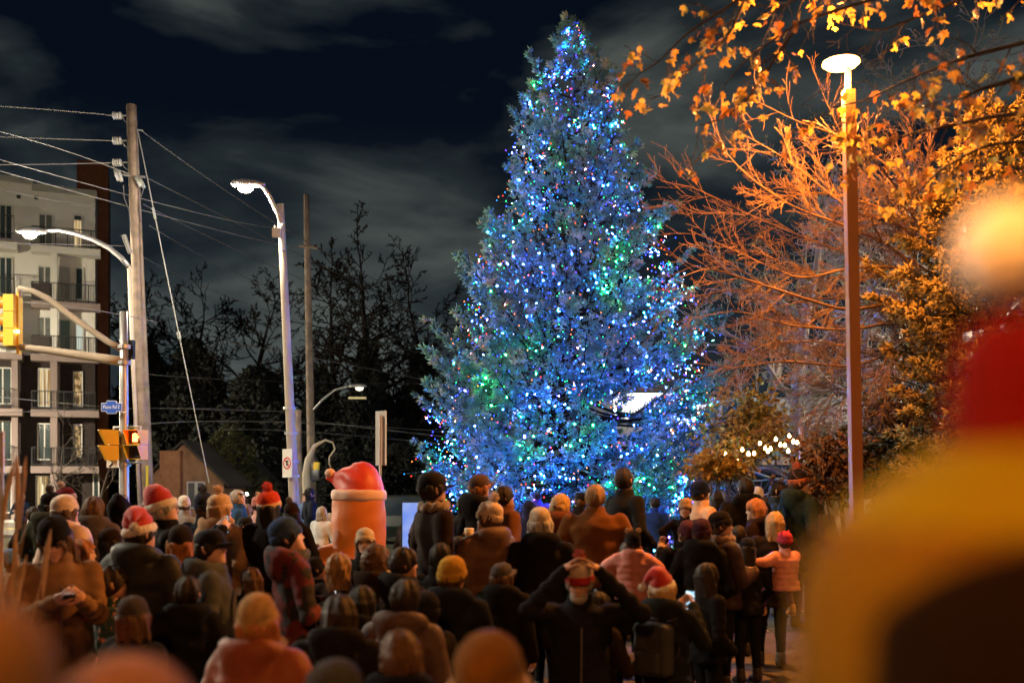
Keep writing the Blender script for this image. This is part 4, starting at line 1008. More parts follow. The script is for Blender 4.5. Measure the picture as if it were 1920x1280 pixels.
# ------------------------------------------------------------------ walkway lamps
def walkway_lamp(x, y, H, label, L, lean=(0,0), rz=0.0):
    g0 = gz(x, y); o = empty('walkway_lamp', (x, y, g0), rz, label, 'street lamp')
    m = MB(); w = .054; n = 1
    V = []; 
    for k, (zz) in enumerate((-.1, H-.28)):
        t = zz/H; ox, oy = lean[0]*t, lean[1]*t
        V += [(ox-w,oy-w,zz),(ox+w,oy-w,zz),(ox+w,oy+w,zz),(ox-w,oy+w,zz)]
    m.add(V, [(0,1,5,4),(1,2,6,5),(2,3,7,6),(3,0,4,7),(4,5,6,7)]); m.build('pole', M_bronze, o)
    hx = lean[0]-.07
    h = MB(); h.box((hx-.07,-.06,H+.012),(hx+.07,.06,H+.05)).box((lean[0]-.022,-.022,H-.282),(lean[0]+.022,.022,H-.0)).build('lamp_head', M_bronze, o)
    l = MB().lathe([(0,-.05),(.10,-.046),(.15,-.034),(.182,-.008),(.178,.006),(0,.011)], 20, 0, Matrix.Translation((hx,0,H)))
    l.build('lens', emat('sodium_lens', SODIUM, 60), o, smooth=True)
    lamp_light(o, (hx, 0, H-.20), SODIUM, L*.036*4*math.pi, .09)
    return o
lam = W(1590, 118, 10.0); lb = W(1612, 870, 10.0)
gL = gz(lb.x, 10)
walkway_lamp(lb.x, 10.0, lam.z-gL, 'bronze square walkway lamp post with a glaring orange light head', L_SODIUM, lean=(lam.x-lb.x, 0))
# the same kind of walkway lamp continues behind the photographer, with a white street lamp on the road at the left
def near_lamp(x, y, z, label, col, L, m, nm):
    o = empty('walkway_lamp' if nm == 'sodium_near' else 'street_lamp', (x, y, 0), 0, label, 'street lamp')
    MB().tube([(0,0,-.1),(0,0,z)], [.09,.06], 12).build('pole', m, o)
    MB().box((-.3,-.2,z+.002),(.3,.2,z+.12)).build('lamp_head', m, o)
    MB().lathe([(0,-.055),(.12,-.05),(.17,-.02),(.175,.0),(0,.001)], 20, 0, Matrix.Translation((0,-.0,z-.01)) @ Matrix.Translation((.1,0,0))).build('lens', emat(nm, col, L), o, smooth=True)
    return o
near_lamp(7.4, 4.6, 6.3, 'bronze walkway lamp outside the frame on the same path as the lit one', SODIUM, L_NEAR_SODIUM, M_bronze, 'sodium_near')
near_lamp(-1.1, -1.7, 4.9, 'bronze walkway lamp behind the photographer', SODIUM, L_NEAR_SODIUM*.46, M_bronze, 'sodium_near')
near_lamp(-13.5, 11.5, 9.5, 'white street lamp outside the frame beside the road', WARMW, L_NEAR_WHITE*1.0, M_polec, 'white_near')
near_lamp(17.0, 25.0, 9.2, 'white street lamp outside the frame lighting the grey twigs', WARMW, L_NEAR_WHITE*2.2, M_polec, 'white_near3')
near_lamp(-36.0, 40.0, 8.8, 'white street lamp outside the frame near the apartment block', WARMW, L_NEAR_WHITE*10, M_polec, 'white_near2')
# ------------------------------------------------------------------ people: signed distance figures turned into one skin each
def surfnet(fn, lo, hi, h):
    xs = np.arange(lo[0], hi[0]+h, h); ys = np.arange(lo[1], hi[1]+h, h); zs = np.arange(lo[2], hi[2]+h, h)
    X, Y, Z = np.meshgrid(xs, ys, zs, indexing='ij'); D = fn(X, Y, Z).astype(np.float32)
    s = D < 0; c = np.zeros(np.array(D.shape)-1, np.int8)
    offs = [(i,j,k) for i in (0,1) for j in (0,1) for k in (0,1)]
    nx, ny, nz = D.shape
    for (i,j,k) in offs: c += s[i:nx-1+i, j:ny-1+j, k:nz-1+k]
    act = (c > 0) & (c < 8); I = np.argwhere(act)
    if len(I) == 0: return np.zeros((0,3)), np.zeros((0,4), int)
    idx = -np.ones(act.shape, np.int64); idx[act] = np.arange(len(I))
    vals = np.stack([D[I[:,0]+i, I[:,1]+j, I[:,2]+k] for (i,j,k) in offs], 1)
    o = np.array(offs, float); acc = np.zeros((len(I),3)); cnt = np.zeros(len(I))
    for a in range(8):
        for b in range(a+1, 8):
            if np.abs(o[a]-o[b]).sum() != 1: continue
            va, vb = vals[:,a], vals[:,b]; m = (va < 0) != (vb < 0)
            t = np.where(m, va/(va-vb+1e-12), 0); p = o[a]+t[:,None]*(o[b]-o[a])
            acc += np.where(m[:,None], p, 0); cnt += m
    V = (I+acc/cnt[:,None])*h+np.array([xs[0], ys[0], zs[0]])
    quads = []
    for ax in range(3):
        e = [0,0,0]; e[ax] = 1
        A = s[:nx-e[0], :ny-e[1], :nz-e[2]]; B = s[e[0]:, e[1]:, e[2]:]
        u, v = [(1,2),(2,0),(0,1)][ax]
        J = np.argwhere(A != B)
        ok = (J[:,u] > 0) & (J[:,v] > 0) & (J[:,u] < act.shape[u]) & (J[:,v] < act.shape[v]); J = J[ok]
        du = np.zeros(3, int); du[u] = 1; dv = np.zeros(3, int); dv[v] = 1
        q = np.stack([idx[tuple((J-du-dv).T)], idx[tuple((J-dv).T)], idx[tuple(J.T)], idx[tuple((J-du).T)]], 1)
        fl = A[tuple(J.T)]
        q = np.where(fl[:,None], q, q[:,::-1]); quads.append(q)
    Q = np.concatenate(quads); Q = Q[(Q >= 0).all(1)]
    return V, Q
def smin(a, b, k): 
    h = np.clip(.5+.5*(b-a)/k, 0, 1); return b*(1-h)+a*h-k*h*(1-h)
def cap_sd(X, Y, Z, a, b, ra, rb):
    a = np.array(a, float); b = np.array(b, float); d = b-a; L2 = d@d+1e-9
    t = np.clip(((X-a[0])*d[0]+(Y-a[1])*d[1]+(Z-a[2])*d[2])/L2, 0, 1)
    return np.sqrt((X-a[0]-t*d[0])**2+(Y-a[1]-t*d[1])**2+(Z-a[2]-t*d[2])**2)-(ra+(rb-ra)*t), t
def ell_sd(X, Y, Z, c, r):
    q = np.sqrt(((X-c[0])/r[0])**2+((Y-c[1])/r[1])**2+((Z-c[2])/r[2])**2); return (q-1)*min(r)
def folds(X, Y, Z, ph, amp, fr=1.0):
    return amp*(np.sin(X*23*fr+ph[0]+3*np.sin(Z*9+ph[1]))*np.sin(Z*19*fr+ph[2]+2.5*np.sin(X*11+Y*9+ph[3]))+.6*np.sin(Z*41*fr+Y*31+ph[4]+2*np.sin(X*17)))

# poses: (elbow, wrist) for the right arm (x>0); the left one is mirrored unless given; the figure faces +Y
POSE = {
 'down':   (((.265,-.03,1.13),(.27,.06,.88)),)*2,
 'pocket': (((.30,-.06,1.14),(.20,.13,.98)),)*2,
 'phone':  (((.24,.06,1.13),(.07,.34,1.24)),)*2,
 'photo':  (((.25,.16,1.18),(.07,.40,1.46)),)*2,
 'high':   (((.27,.20,1.35),(.08,.36,1.66)),)*2,
 'hat':    (((.37,.16,1.47),(.125,.11,1.72)),)*2,
 'cup':    (((.26,.04,1.14),(.10,.26,1.44)), ((.30,-.06,1.14),(.20,.13,.98))),
 'hold':   (((.27,.05,1.12),(.05,.30,1.16)),)*2,
 'carryR': (((.30,.02,1.14),(.22,.28,1.13)), ((.27,-.03,1.14),(.2,.14,1.0))),
 'carryL': (((.27,-.03,1.14),(.2,.14,1.0)), ((.30,.02,1.14),(.22,.28,1.13))),
 'hug':    (((.27,.24,1.34),(.16,.44,1.36)),)*2,
 'reach':  (((.28,.2,1.3),(.20,.44,1.28)), ((.33,.02,1.34),(.52,.16,1.34))),
 'legs':   (((.27,.04,1.2),(.2,.2,1.42)),)*2,
 'ears':   (((.36,.02,1.30),(.30,.06,1.10)),)*2,
}
SHO = np.array((.185, -.005, 1.42))
def coat_mesh(A, length=.84, puff=0.0, quilt=0.0, hood='none', fat=1.0, h=.019, seed=0, collar=True, sit=False):
    rng = np.random.RandomState(seed); ph = rng.uniform(0, 6.28, 6)
    zk = np.array([length-.02, .90, 1.02, 1.12, 1.25, 1.36, 1.44, 1.49, 1.54])
    rx = np.array([.215,.205,.188,.18,.195,.205,.165,.095,.07])*fat+puff*np.array([1,1,.8,.8,1,1,.8,.3,.2])
    ry = np.array([.172,.165,.142,.13,.14,.14,.115,.085,.075])*fat+puff*np.array([1,1,.9,.9,1,1,.8,.3,.2])
    cyk = np.array([0,0,.0,.0,.0,-.005,-.005,-.005,0.0])
    def fn(X, Y, Z):
        Rx = np.interp(Z, zk, rx); Ry = np.interp(Z, zk, ry); Cy = np.interp(Z, zk, cyk)
        q = np.sqrt((X/Rx)**2+((Y-Cy)/Ry)**2); d = (q-1)*np.minimum(Rx, Ry)
        if quilt: d = d-1.7*quilt*np.abs(np.sin(math.pi*(Z-length)/.095))**.5
        d = d-folds(X,Y,Z,ph,.0075 if not quilt else .004)-folds(X*.45,Y*.45,Z*.45,ph,.0045)
        d = np.maximum(d, length-Z); d = np.maximum(d, Z-1.545)
        for s, (el, wr) in ((1, A[0]), (-1, A[-1])):
            m = np.array((s,1,1)); sh = SHO*m*np.array((fat,1,1)); el = np.array(el)*m; wr = np.array(wr)*m
            el = el+np.array((s*.02*(fat-1)*10,0,0))
            d1, t1 = cap_sd(X,Y,Z, sh, el, .078+puff*.8, .062+puff*.8); d2, t2 = cap_sd(X,Y,Z, el, wr, .061+puff*.8, .047+puff*.6)
            if quilt: d1 = d1-quilt*np.abs(np.sin(math.pi*t1*3))**.6*.8; d2 = d2-quilt*np.abs(np.sin(math.pi*t2*3))**.6*.8
            else:
                d1 = d1-.008*np.sin(t1*22+ph[3]+X*20)*t1; d2 = d2-.010*np.sin(t2*20+ph[4]+Z*15)*(1-t2*.6)
            d = smin(d, smin(d1, d2, .02), .035)
        if hood == 'down':
            r = np.sqrt((X/1.15)**2+(Y+.035)**2); a = np.clip(.5-(Y+.03)*5, .15, 1)
            dh = np.sqrt((r-.105)**2+((Z-1.52+.15*(1-a)*.2)*.85)**2)-(.028+.034*a); d = smin(d, dh, .025)
            d = smin(d, ell_sd(X,Y,Z,(0,-.135,1.45),(.125,.06,.105)), .03)
        elif hood == 'up':
            do = ell_sd(X,Y,Z,(0,-.02,1.65),(.122,.142,.148)); do = smin(do, ell_sd(X,Y,Z,(0,-.10,1.72),(.07,.07,.08)), .05)-folds(X,Y,Z,ph,.009); di = ell_sd(X,Y,Z,(0,.02,1.65),(.098,.125,.128))
            dd = np.maximum(do, -di); dd = np.maximum(dd, Y-.085-.25*(Z-1.66)); d = smin(d, dd, .03); d = smin(d, cap_sd(X,Y,Z,(0,-.03,1.47),(0,-.02,1.56),.10,.10)[0], .03); 
        elif collar:
            r = np.sqrt(X**2+(Y-.0)**2); dc = np.maximum(np.abs(r-.078)-.014, np.abs(Z-1.535)-.035); d = smin(d, dc, .015)
        return d
    pts = [SHO*np.array((1.5,1,1))]+[np.array(p)*np.array((s,1,1)) for s, a in ((1,A[0]),(-1,A[-1])) for p in a]
    pts = np.array(pts); m = .13+puff
    lo = np.minimum(pts.min(0)-m, [-.26*fat-puff-.03, -.23-puff, length-.03]); hi = np.maximum(pts.max(0)+m, [.26*fat+puff+.03, .2+puff, 1.58])
    lo[0] = min(lo[0], -.28); lo[2] = max(lo[2], min(length-.03, pts.min(0)[2]-.08)); 
    if hood == 'up': hi[2] = max(hi[2], 1.84); lo[1] = min(lo[1], -.2)
    return surfnet(fn, lo, hi, h)
def legs_mesh(pose='stand', h=.021, seed=0, r=1.0, top=.98):
    rng = np.random.RandomState(seed); ph = rng.uniform(0,6.28,6)
    if pose == 'stand': J = [((.095,0,.9),(.105,.015,.50),(.115,-.01,.10)), ((-.095,0,.9),(-.105,.015,.50),(-.115,-.01,.10))]
    elif pose == 'step': J = [((.095,0,.9),(.10,.12,.50),(.11,.10,.10)), ((-.095,0,.9),(-.10,-.04,.50),(-.11,-.2,.12))]
    elif pose == 'straddle': J = [((.10,0,.88),(.17,.30,.84),(.13,.40,.50)), ((-.10,0,.88),(-.17,.30,.84),(-.13,.40,.50))]
    elif pose == 'hip': J = [((.10,0,.88),(.24,.26,.80),(.28,.20,.46)), ((-.10,0,.88),(-.24,.26,.80),(-.24,.30,.46))]
    def fn(X,Y,Z):
        d = ell_sd(X,Y,Z,(0,0,.93),(.165,.125,.11))
        for a, b, c in J:
            d1,_ = cap_sd(X,Y,Z,a,b,.092*r,.066*r); d2,_ = cap_sd(X,Y,Z,b,c,.066*r,.05*r); d = smin(d, smin(d1,d2,.02), .03)
        return np.maximum(d-folds(X,Y,Z,ph,.004), Z-top)
    P = np.array([p for l in J for p in l]); lo = P.min(0)-.12; hi = P.max(0)+.12; hi[2] = top+.02; lo = np.minimum(lo,(-.2,-.16,9)); hi = np.maximum(hi,(.2,.16,0))
    return surfnet(fn, lo, hi, h), [np.array(l[2]) for l in J], J
def boot_mesh(ank, fwd=True, h=.016):
    a = np.array(ank)
    def fn(X,Y,Z):
        d1,_ = cap_sd(X,Y,Z,a+(0,-.005,-.02),a+(0,.13,-.055),.05,.045); d2,_ = cap_sd(X,Y,Z,a+(0,0,.07),a+(0,-.01,-.03),.058,.055)
        return np.maximum(smin(d1,d2,.03), (a[2]-.10)-Z)
    return surfnet(fn, a-(.09,.1,.12), a+(.09,.2,.11), .024)
def head_grid(child=False, female=False):
    H = .235; T = np.array([0,.06,.15,.28,.40,.50,.60,.72,.85,.94,1.0])
    Wd = np.array([.020,.040,.054,.064,.069,.072,.074,.075,.066,.044,.0])
    Fr = np.array([.066,.086,.088,.087,.088,.086,.092,.088,.072,.046,.0])
    Bk = np.array([.000,.025,.052,.072,.088,.098,.104,.105,.092,.064,.0])
    if female: Wd = Wd*np.array([.8,.85,.92,.96,.98,1,1,1,1,1,1])
    if child: Wd = Wd*np.array([.9,1,1.06,1.08,1.05,1.03,1.02,1.02,1.02,1,1])
    nt, na = 30, 36; t = np.linspace(0,1,nt); a = np.linspace(0,2*math.pi,na,endpoint=False)
    tt, aa = np.meshgrid(t, a, indexing='ij'); s_, c_ = np.sin(aa), np.cos(aa)
    w = np.interp(tt,T,Wd); f = np.interp(tt,T,Fr); b = np.interp(tt,T,Bk)
    # smooth the profile a little
    x = w*np.sign(s_)*np.abs(s_)**.92; y = np.where(c_ >= 0, f*np.abs(c_)**.85, -b*np.abs(c_)**.95); z = H*tt
    az = (aa+math.pi)%(2*math.pi)-math.pi
    g = lambda v, m, s: np.exp(-((v-m)/s)**2)
    nose = .021*g(az,0,.17)*np.clip((tt-.36)/.04,0,1)*np.clip((.60-tt)/.20,0,1)**.9
    y = y+nose*(tt < .62)
    for s in (-1,1): y = y-.011*g(az,s*.42,.22)*g(tt,.505,.05)
    y = y+.006*g(az,0,.55)*g(tt,.585,.035)                       # brow
    y = y+.0065*g(az,0,.30)*g(tt,.265,.022)+.006*g(az,0,.28)*g(tt,.222,.02)-.005*g(az,0,.34)*g(tt,.243,.008)  # lips
    y = y+.006*g(az,0,.35)*g(tt,.10,.06)
    x = x+.003*np.sign(s_)*g(np.abs(az),.85,.3)*g(tt,.38,.09)
    V = np.stack([x,y,z],-1).reshape(-1,3)
    Fc = []; MI = []
    for i in range(nt-1):
        for j in range(na):
            j2 = (j+1)%na; Fc.append((i*na+j2, i*na+j, (i+1)*na+j, (i+1)*na+j2))
            ta = (t[i]+t[i+1])/2; aj = (a[j]+a[1]/2+math.pi)%(2*math.pi)-math.pi
            mi = 0
            if .205 < ta < .285 and abs(aj) < .30: mi = 1
            if .545 < ta < .585 and .16 < abs(aj) < .66: mi = 2
            MI.append(mi)
    Fc = [f[::-1] for f in Fc]
    return V, Fc, MI
HEADS = {}
def head_parts(kind):
    if kind in HEADS: return HEADS[kind]
    V, Fc, MI = head_grid(kind == 'child', kind in ('female','child')); mb = MB()
    mb.v.append(V); mb.f += [tuple(f) for f in Fc]; mb.m += MI; mb.nv = len(V)
    for s in (-1,1):    # eyes and ears
        M = Matrix.Translation((s*.031,.069,.118)); mb.lathe([(0,-.011),(.008,-.008),(.0115,0),(.008,.008),(0,.011)], 10, 3, M @ Matrix.Rotation(R(90),4,'X'))
        mb.lathe([(0,0),(.0055,.0002),(.0055,.002),(0,.0026)], 8, 4, Matrix.Translation((s*.031,.0775,.118)) @ Matrix.Rotation(R(-90),4,'X'))
        pts = [(s*.068,-.005,.088),(s*.080,-.016,.098),(s*.086,-.026,.118),(s*.083,-.026,.136),(s*.074,-.012,.142)]
        mb.tube(pts, [.006,.009,.011,.011,.006], 8, 0); mb.tube([(s*.07,-.008,.095),(s*.077,-.016,.118),(s*.072,-.01,.135)], [.007,.010,.006], 6, 0)
    HEADS[kind] = (np.concatenate(mb.v), mb.f, mb.m); return HEADS[kind]
HANDS = {}
def hand_mesh(curl):
    """right hand pointing along +Z from the wrist, palm towards -Y, thumb on the -X side"""
    if curl in HANDS: return HANDS[curl]
    segs = []
    for i, (x, L) in enumerate(((-.027,.072),(-.009,.080),(.009,.075),(.026,.060))):
        p = np.array([x,0,.082]); th = .10; 
        for j, (l, r) in enumerate(((.45,.0088),(.32,.0082),(.25,.0072))):
            th += curl*(.55+.15*j); q = p+np.array([x*.12*(1-curl),-math.sin(th)*L*l, math.cos(th)*L*l]); segs.append((p,q,r,r*.95)); p = q
    p = np.array([-.026,-.006,.025])
    for v, r in (((-.028,-.012,.028),.0115),((-.012,-.016,.026),.0098),((-.002,-.010,.020),.0085)):
        q = p+np.array(v); segs.append((p,q,r,r*.9)); p = q
    def fn(X,Y,Z):
        d = ell_sd(X,Y,Z,(0,0,.045),(.042,.0165,.05)); d = smin(d, cap_sd(X,Y,Z,(0,0,-.03),(0,0,.03),.026,.030)[0], .012)
        for a,b,ra,rb in segs: d = smin(d, cap_sd(X,Y,Z,a,b,ra,rb)[0], .004)
        return d
    HANDS[curl] = surfnet(fn, (-.085,-.09,-.05), (.06,.035,.18), .0072); return HANDS[curl]
def hair_mesh(style, seed=0, h=.0085, hatted=False):
    rng = np.random.RandomState(seed); ph = rng.uniform(0,6.28,4)
    bot = {'short':.05,'bald':.05,'bob':-.02,'long':-.20,'curly':-.08,'pony':.02,'xlong':-.28}[style]
    def fn(X,Y,Z):
        az = np.arctan2(X, -Y); gr = .0040*np.sin(az*22+3*np.sin(Z*16+ph[0])+ph[1])+.0026*np.sin(az*43+Z*25+ph[2])+.006*np.sin(az*7+Z*14+ph[3])
        if style == 'curly': gr = .011*np.sin(X*95+ph[0]+2*np.sin(Z*60))*np.sin(Y*90+ph[1]+2*np.sin(X*70))*np.sin(Z*88+ph[2])
        k = {'short':.011,'bald':-.002,'bob':.016,'long':.014,'curly':.024,'pony':.008,'xlong':.016}[style]
        d = ell_sd(X,Y,Z,(0,-.010,.138),(.083+k,.104+k,.106+k))-gr
        if style in ('long','bob','curly','xlong'):
            zz = np.clip((Z-bot)/(.14-bot),0,1); wx = .085+k+.012*(1-zz); wy = .085+k-.02*(1-zz)
            q = (np.sqrt((X/wx)**2+((Y+.035)/wy)**2)-1)*.08-gr; q = np.maximum(q, Z-.14); q = np.maximum(q, bot-Z+.02*np.sin(az*9+ph[3])); d = smin(d, q, .02)
        face = ell_sd(X,Y,Z,(0,.075,.075),(.066,.085,.095)); d = np.maximum(d, -face-.0)
        low = np.maximum(bot-Z, 0)
        if style in ('short','bald','pony'):
            line = .045+np.clip((Y+.02)/.08,0,1)*.07; d = np.maximum(d, line-Z)
            if style == 'bald': d = np.maximum(d, (Z-.165))
        d = np.maximum(d, bot-.03-Z)
        if hatted: d = np.maximum(d, Z-.165)
        if style == 'pony': 
            d = smin(d, cap_sd(X,Y,Z,(0,-.11,.15),(0,-.16,.03),.028,.02)[0]-gr, .01)
        return d
    return surfnet(fn, (-.125,-.15,bot-.035), (.125,.125,.275), h)
def fuzz_ball(mb, c, r, mi=0, n=260, seed=0, w=.18, L=.42, core=.8):
    rng = np.random.RandomState(seed); D = rng.normal(size=(n,3)); D /= np.linalg.norm(D,axis=1,keepdims=True)
    th = np.linspace(0,math.pi,8); M = Matrix.Translation(c); mb.lathe([(r*core*math.sin(t), -r*core*math.cos(t)) for t in th], 12 if n < 1000 else 32, mi, M)
    U = np.cross(D, rng.normal(size=(n,3))); U /= np.linalg.norm(U,axis=1,keepdims=True); Wv = np.cross(D,U); c = np.array(c)
    for i in range(n):
        l = r*(1+L*(rng.rand()-.4)); b = D[i]*r*.6; ww = w*r
        mb.add([c+b+U[i]*ww, c+b-.5*U[i]*ww+.87*Wv[i]*ww, c+b-.5*U[i]*ww-.87*Wv[i]*ww, c+D[i]*l], [(0,1,3),(1,2,3),(2,0,3)], mi)
PPL = []
SKIN = [(.46,.27,.19),(.40,.22,.15),(.52,.32,.24),(.30,.16,.10)]
HAIRC = {'brown':(.07,.035,.015),'dark':(.018,.012,.009),'black':(.008,.007,.006),'blond':(.34,.21,.09),'grey':(.30,.28,.25),'ginger':(.26,.10,.03),'white':(.5,.48,.44),'sandy':(.22,.13,.06)}
def cmat(prefix, c, **k):
    return mat('%s_%02x%02x%02x' % (prefix, int(c[0]*255), int(c[1]*255), int(c[2]*255)), c, **k)
def person(px, pyt, d, yaw, label, coat=(.02,.02,.022), length=.84, puff=0, quilt=0, hood='none', fat=1.0, pose='pocket', trousers=(.015,.016,.02), boots=(.02,.015,.012),
           hair='short', hairc='brown', hat=None, hatc=(.02,.02,.03), hatc2=None, pom=None, skin=0, head='male', hyaw=0, hpitch=0, hroll=0, cat='person', group=None, extras=(), legs='stand',
           child=1.0, curl=.5, gloves=None, h=None, zbase=None, height=None, coatmat=None, hs=1.0, glasses=False, beard=None, scarf=None, fur=None, bootsize=1, pyb=None):
    """px, pyt: where the top of the head (or hat) stands in the photograph; d metres away; yaw 0 shows the back, 90 turns to the left, -90 to the right, 180 faces the camera"""
    d = d*1.38 if d > 1.4 else d
    if max(coat) < .06: coat = tuple(c*.42 for c in coat)
    if max(hatc) < .035: hatc = tuple(c*.5 for c in hatc)
    trousers = tuple(c*.5 for c in trousers)
    x = WX(px, d); ztop = WZ(pyt, d); hatx = {'beanie':.025,'pombeanie':.085,'santa':.06,'cap':.02,'cloth':.03,None:.012,'earhat':.04,'twopom':.06}[hat]
    if hood == 'up': hatx = .03
    hscale = hs*(1.0 if child == 1 else 1.22)
    T = 1.515+(.235*hscale)+hatx*hscale
    g0 = gz(x, d)
    s = height/1.75 if height else (ztop-g0)/T
    zb = zbase if zbase is not None else (ztop-T*s if height else g0)
    if zbase == 'top': zb = ztop-T*s
    PPL.append((label[:34], round(s,2), round(zb-g0,2)))
    root = empty('person', (x, d, zb), R(yaw), label, cat, group); root.scale = (s,s,s)
    seed = len(PPL); hv = h or max(.0185, min(.036, .0027*d))
    rj = random.Random(seed*17+3); body = MB()
    A = tuple((tuple(np.array(el)+(rj.uniform(-.03,.03), rj.uniform(-.04,.04), rj.uniform(-.03,.03))), tuple(np.array(wr)+((0,0,0) if pose in ('hat','photo','cup') else (rj.uniform(-.02,.02), rj.uniform(-.03,.03), rj.uniform(-.03,.03))))) for el, wr in (POSE[pose][0], POSE[pose][-1]))
    if hyaw == 0: hyaw = rj.uniform(-26, 26)
    if hpitch == 0: hpitch = rj.uniform(-6, 10)
    if hroll == 0: hroll = rj.uniform(-6, 6)
    root.rotation_euler = (R(rj.uniform(-1.5,3.5)) if zbase is None else 0, R(rj.uniform(-2,2)) if zbase is None else 0, R(yaw))
    if d < 1.4: root.rotation_euler = (0, 0, R(yaw))
    # ---- head placed on the neck
    Mh = Matrix.Translation((0,.005,1.515)) @ Matrix.Rotation(R(hyaw),4,'Z') @ Matrix.Rotation(R(hpitch),4,'X') @ Matrix.Rotation(R(hroll),4,'Y') @ Matrix.Scale(hscale,4)
    V, Fc, MI = head_parts(head if child == 1 else 'child'); V2 = V @ np.array(Mh.to_3x3()).T+np.array(Mh.translation)
    body.v.append(V2); body.f += Fc; body.m += MI; body.nv = len(V2)
    # ---- one inner skin: neck, trunk, arms
    def bf(X,Y,Z):
        dd = smin(cap_sd(X,Y,Z,(0,-.01,1.40),(0,-.005,1.57),.062,.052)[0], ell_sd(X,Y,Z,(0,0,1.2),(.15,.10,.28)), .04)
        for sg, (el, wr) in ((1,A[0]),(-1,A[-1])):
            m = np.array((sg,1,1)); dd = smin(dd, cap_sd(X,Y,Z,SHO*m*np.array((.9,1,1))-np.array((0,0,.02)),np.array(el)*m,.038,.03)[0], .03); dd = smin(dd, cap_sd(X,Y,Z,np.array(el)*m,np.array(wr)*m,.038,.028)[0], .02)
        return dd
    P = np.array([np.array(p)*np.array((sg,1,1)) for sg, a in ((1,A[0]),(-1,A[-1])) for p in a]); lo = np.minimum(P.min(0)-.06,(-.24,-.13,.9)); hi = np.maximum(P.max(0)+.06,(.24,.13,1.6))
    Vb, Fb = surfnet(bf, lo, hi, .045); body.add(Vb, Fb.tolist(), 0)
    if pose not in ('pocket','ears'):
        Vh, Fh = hand_mesh(curl)
        for sg, (el, wr) in ((1,A[0]),(-1,A[-1])):
            if pose in ('cup','carryR') and sg == -1 or pose == 'carryL' and sg == 1: continue
            m = np.array((sg,1,1)); e_, w_ = np.array(el)*m, np.array(wr)*m; z_ = (w_-e_)/np.linalg.norm(w_-e_)
            pal = {'down':(sg*-1,0,0),'phone':(-sg*.8,-.3,.6),'photo':(-sg*1.,-.3,.1),'high':(-sg,0.2,0),'hat':(-sg,0,-.1),'cup':(-1,.2,0),'hold':(-sg*.6,-.7,0),'hug':(-sg,0,0),'reach':(0,0,-1),'legs':(0,-1,0)}.get(pose,(-sg,0,0))
            y_ = -np.array(pal, float); y_ -= z_*(y_@z_); y_ /= np.linalg.norm(y_); x_ = np.cross(y_, z_)
            Vq = Vh.copy(); 
            if sg == -1: Vq = Vq*np.array((-1,1,1))
            if sg == 1 : xx = x_
            else: xx = x_
            VV = w_+Vq[:,0:1]*xx+Vq[:,1:2]*y_+Vq[:,2:3]*z_
            body.add(VV, (Fh if sg == 1 else Fh[:,::-1]).tolist(), 0 if gloves is None else 5)
    sk = cmat('skin', SKIN[skin], rough=.55, spec=.35, var=(14,.12)); lip = cmat('lips', tuple(c*.75 if i else c*.85 for i, c in enumerate(SKIN[skin])), rough=.5)
    hc = hair_mat('hair_'+hairc, HAIRC[hairc])
    gm = cmat('glove', gloves or (.02,.02,.02), rough=.9)
    body.build('body', [sk, lip, hc, mat('eye_white', (.6,.58,.55), .3), mat('iris', (.02,.012,.008), .2), gm], root, smooth=True)
    # ---- clothes
    V, Q = coat_mesh(A, length, puff, quilt, hood, fat, hv, seed)
    cm = coatmat or cmat('cloth', coat, rough=.62 if quilt else .85, sheen=0, bump=(55,.15) if quilt else (120,.22), var=(7,.18), spec=.22 if quilt else .06)
    link('coat', fast_mesh('coat', V, Q, cm, smooth=True), root)
    (V, Q), ank, J = legs_mesh(legs, max(.04, hv), seed, 1.0)
    link('trousers', fast_mesh('trousers', V, Q, cmat('trouser', trousers, rough=.9, spec=.06, bump=(140,.4), var=(6,.2)), smooth=True), root)
    for a in ank:
        V, Q = boot_mesh(a, h=.026); link('boot', fast_mesh('boot', V, Q, cmat('boot', boots, rough=.6, bump=(60,.3)), smooth=True), root)
    # ---- hair
    if hair and hood != 'up':
        V, Q = hair_mesh(hair, seed, .012 if d < 9 else .017, hat is not None); V = V @ np.array(Mh.to_3x3()).T+np.array(Mh.translation)
        link('hair', fast_mesh('hair', V, Q, hc, smooth=True), root)
    if beard:
        def bfn(X,Y,Z):
            q = ell_sd(X,Y,Z,(0,.030,.040),(.066,.074,.062))-.0025*np.sin(X*300)*np.sin(Z*260+Y*200); q = np.maximum(q, Z-.085+.15*np.maximum(Y-.06,0)-.012*np.abs(X)/.05); q = np.maximum(q, -Y+.0)
            return np.maximum(q, -ell_sd(X,Y,Z,(0,.1,.060),(.026,.04,.010)))
        V, Q = surfnet(bfn, (-.09,-.03,-.04), (.09,.12,.11), .008); V = V @ np.array(Mh.to_3x3()).T+np.array(Mh.translation)
        link('beard', fast_mesh('beard', V, Q, hair_mat('hair_'+beard, HAIRC[beard]), smooth=True), root)
    # ---- headwear, built in head space
    hm = cmat('knit', hatc, rough=.95, bump=(150,.8), var=(25,.2), sheen=.03, spec=.08); hm2 = cmat('knit', hatc2 or hatc, rough=.95, bump=(150,.8), var=(25,.2), sheen=.03, spec=.08)
